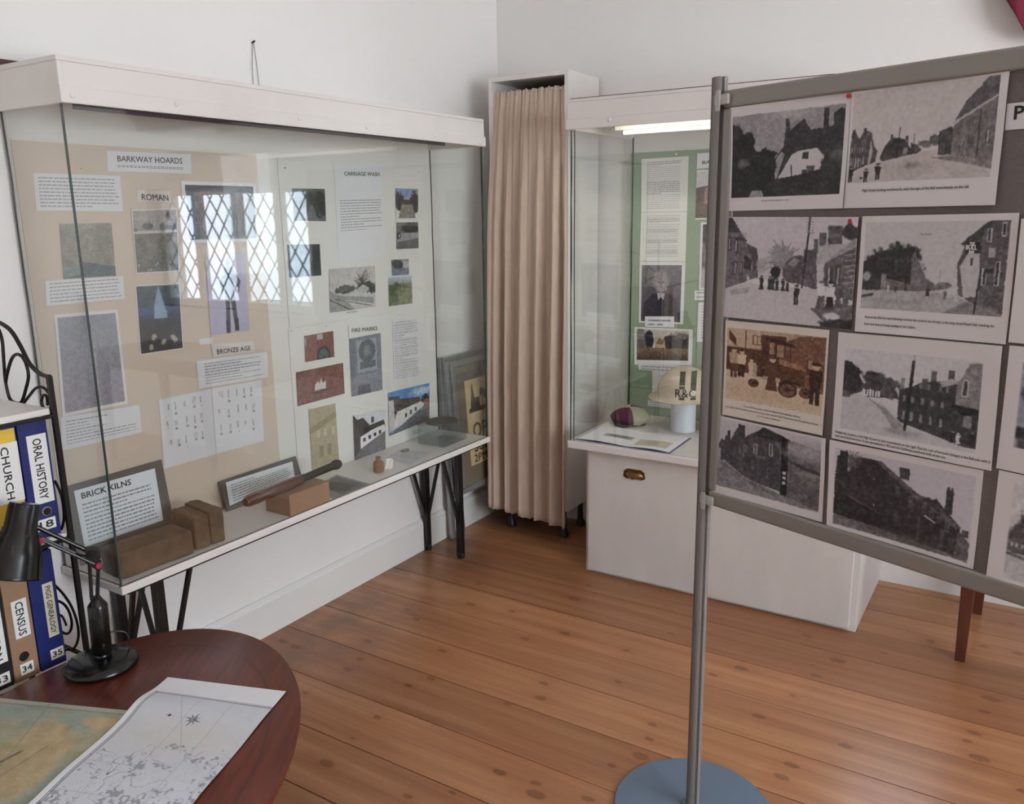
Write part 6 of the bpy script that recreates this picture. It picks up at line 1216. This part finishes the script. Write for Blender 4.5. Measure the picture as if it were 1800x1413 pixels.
binder(.896, .955, zt2, .300, KRAFT, 'brown ring binder labelled CENSUS, 34, lower tier', [('label', .26, .32, .86, .64, LABEL, 'CENSUS', 1, .018), ('ring', .46, .80), ('label', .25, .86, .78, .955, LABEL, '34', 0, .015)])
binder(.832, .893, zt2, .300, BLKB, 'black ring binder numbered 33, lower tier at the left picture edge', [('label', .25, .30, .9, .78, LABEL, 'ROYSTON', 1, .019), ('label', .25, .865, .88, .96, LABEL, '33', 0, .015)])

# ================================================================== DESK LAMP
Bc = onz((178, 1170), TZ); vd = A((Bc[0], Bc[1], 0)); vd /= np.linalg.norm(vd); 
def lp(p, push=0.): return onp(p, Bc + vd * push, vd)
lm = thing('desk_lamp', 'black spring arm desk lamp with a round base on the oval table', 'lamp', (Bc[0], Bc[1], TZ + .0005))
MB().lathe((Bc[0], Bc[1], TZ + .0005), [(.078, 0), (.0825, .003), (.083, .008), (.079, .014), (.066, .020), (.045, .025), (.02, .028)], 64).build('base', BLACK, lm, smooth=True)
bt_ = lp((180, 1143)); cl = [lp((180, 1150)), lp((171, 1060))]
ax = cl[1] - cl[0]; Lc = np.linalg.norm(ax); ax /= Lc
MB().lathe(cl[0] - ax * .012, [(.020, 0), (.020, .012), (.0185, .016), (.0225, .022), (.0225, Lc + .006), (.0205, Lc + .010), (.012, Lc + .022), (.008, Lc + .030)], 28, ax).build('column', BLACK, lm, smooth=True)
J = lp((163, 972)); K1 = lp((173, 990)); K0 = lp((158, 990)); H1 = lp((72, 947)); H0 = lp((62, 925)); side = vd
off = .008
for s_ in (-1, 1):
    MB().tube([lp((171, 1062)) + side * off * s_, K1 + side * off * s_], .0040, 8).build('arm_bar', SATBLK, lm, smooth=True); MB().tube([lp((161, 1052)) + side * off * s_, lp((157, 986)) + side * off * s_], .0040, 8).build('arm_bar', SATBLK, lm, smooth=True)
    MB().tube([K1 + side * off * s_ - A((0, 0, .004)), H1 + side * off * s_], .0040, 8).build('arm_bar', SATBLK, lm, smooth=True)
MB().tube([J, H0], .0055, 10).build('arm_bar', BLACK, lm, smooth=True)
MB().tube([lp((170, 985)), lp((132, 976))], .0062, 10).build('arm_spring', BLACK, lm, smooth=True)
MB().lathe(J - side * .014, [(.004, 0), (.0125, .001), (.0125, .027), (.004, .028)], 24, side).build('joint', BLACK, lm, smooth=True)
MB().prism([lp(p, -.010) for p in ((150, 965), (176, 965), (180, 1000), (172, 1004), (150, 990))], side * .02).build('joint_plate', SATBLK, lm, bevel=.002)
for P, c_ in ((H1, 0), (K1, 1)):
    MB().lathe(P - side * .020, [(.006, 0), (.0068, .001), (.0068, .008), (.004, .010)], 16, side).build('knob', PINK, lm, smooth=True)
MB().lathe(lp((176, 979)) - side * .014, [(.0016, 0), (.0022, .002)], 10, side).build('screw', CHROME, lm)
# shade pointing down to the left
T0 = lp((44, 884)); T1 = lp((20, 1004)); sa = T1 - T0 - vd * .035; Ls = np.linalg.norm(sa); sa /= Ls
pr = [(.004, -.002), (.030, 0), (.0325, .006), (.0335, .055), (.036, .058), (.036, .064), (.039, .068), (.042, .074), (.054, .115), (.0605, Ls - .004), (.062, Ls)]
V = []; F = []; u1 = np.cross(sa, vd); u1 /= np.linalg.norm(u1); v1_ = np.cross(sa, u1); n = 48
for r_, h_ in pr:
    for k in range(n): a = 2 * math.pi * k / n; V.append(T0 + sa * h_ + (u1 * math.cos(a) + v1_ * math.sin(a)) * r_)
for i in range(len(pr) - 1):
    for k in range(n): k2 = (k + 1) % n; F.append((i * n + k, i * n + k2, (i + 1) * n + k2, (i + 1) * n + k))
F.append(tuple(range(n))[::-1]); mb = MB(); mb.add(V, F); o = mb.build('shade', BLACK, lm, smooth=True); md = o.modifiers.new('s', 'SOLIDIFY'); md.thickness = .0014
MB().lathe(T0, [(.005, .03), (.014, .034), (.016, .06), (.026, .095), (.028, .115), (.018, .134), (.004, .142)], 28, sa).build('bulb', mat('opal_bulb', (226, 224, 218), .25), lm, smooth=True)
MB().tube([H1, lp((56, 940)), lp((46, 930))], .006, 10).build('shade_bracket', BLACK, lm, smooth=True); MB().tube([H0, lp((50, 922))], .006, 10).build('shade_bracket', BLACK, lm, smooth=True)
MB().tube(smoothc([lp((186, 1122)), lp((192, 1112)), lp((208, 1109)), lp((222, 1113)), lp((227, 1128)), lp((228, 1140), .02)], 8), .0018, 8).build('wire', SATBLK, lm, smooth=True)
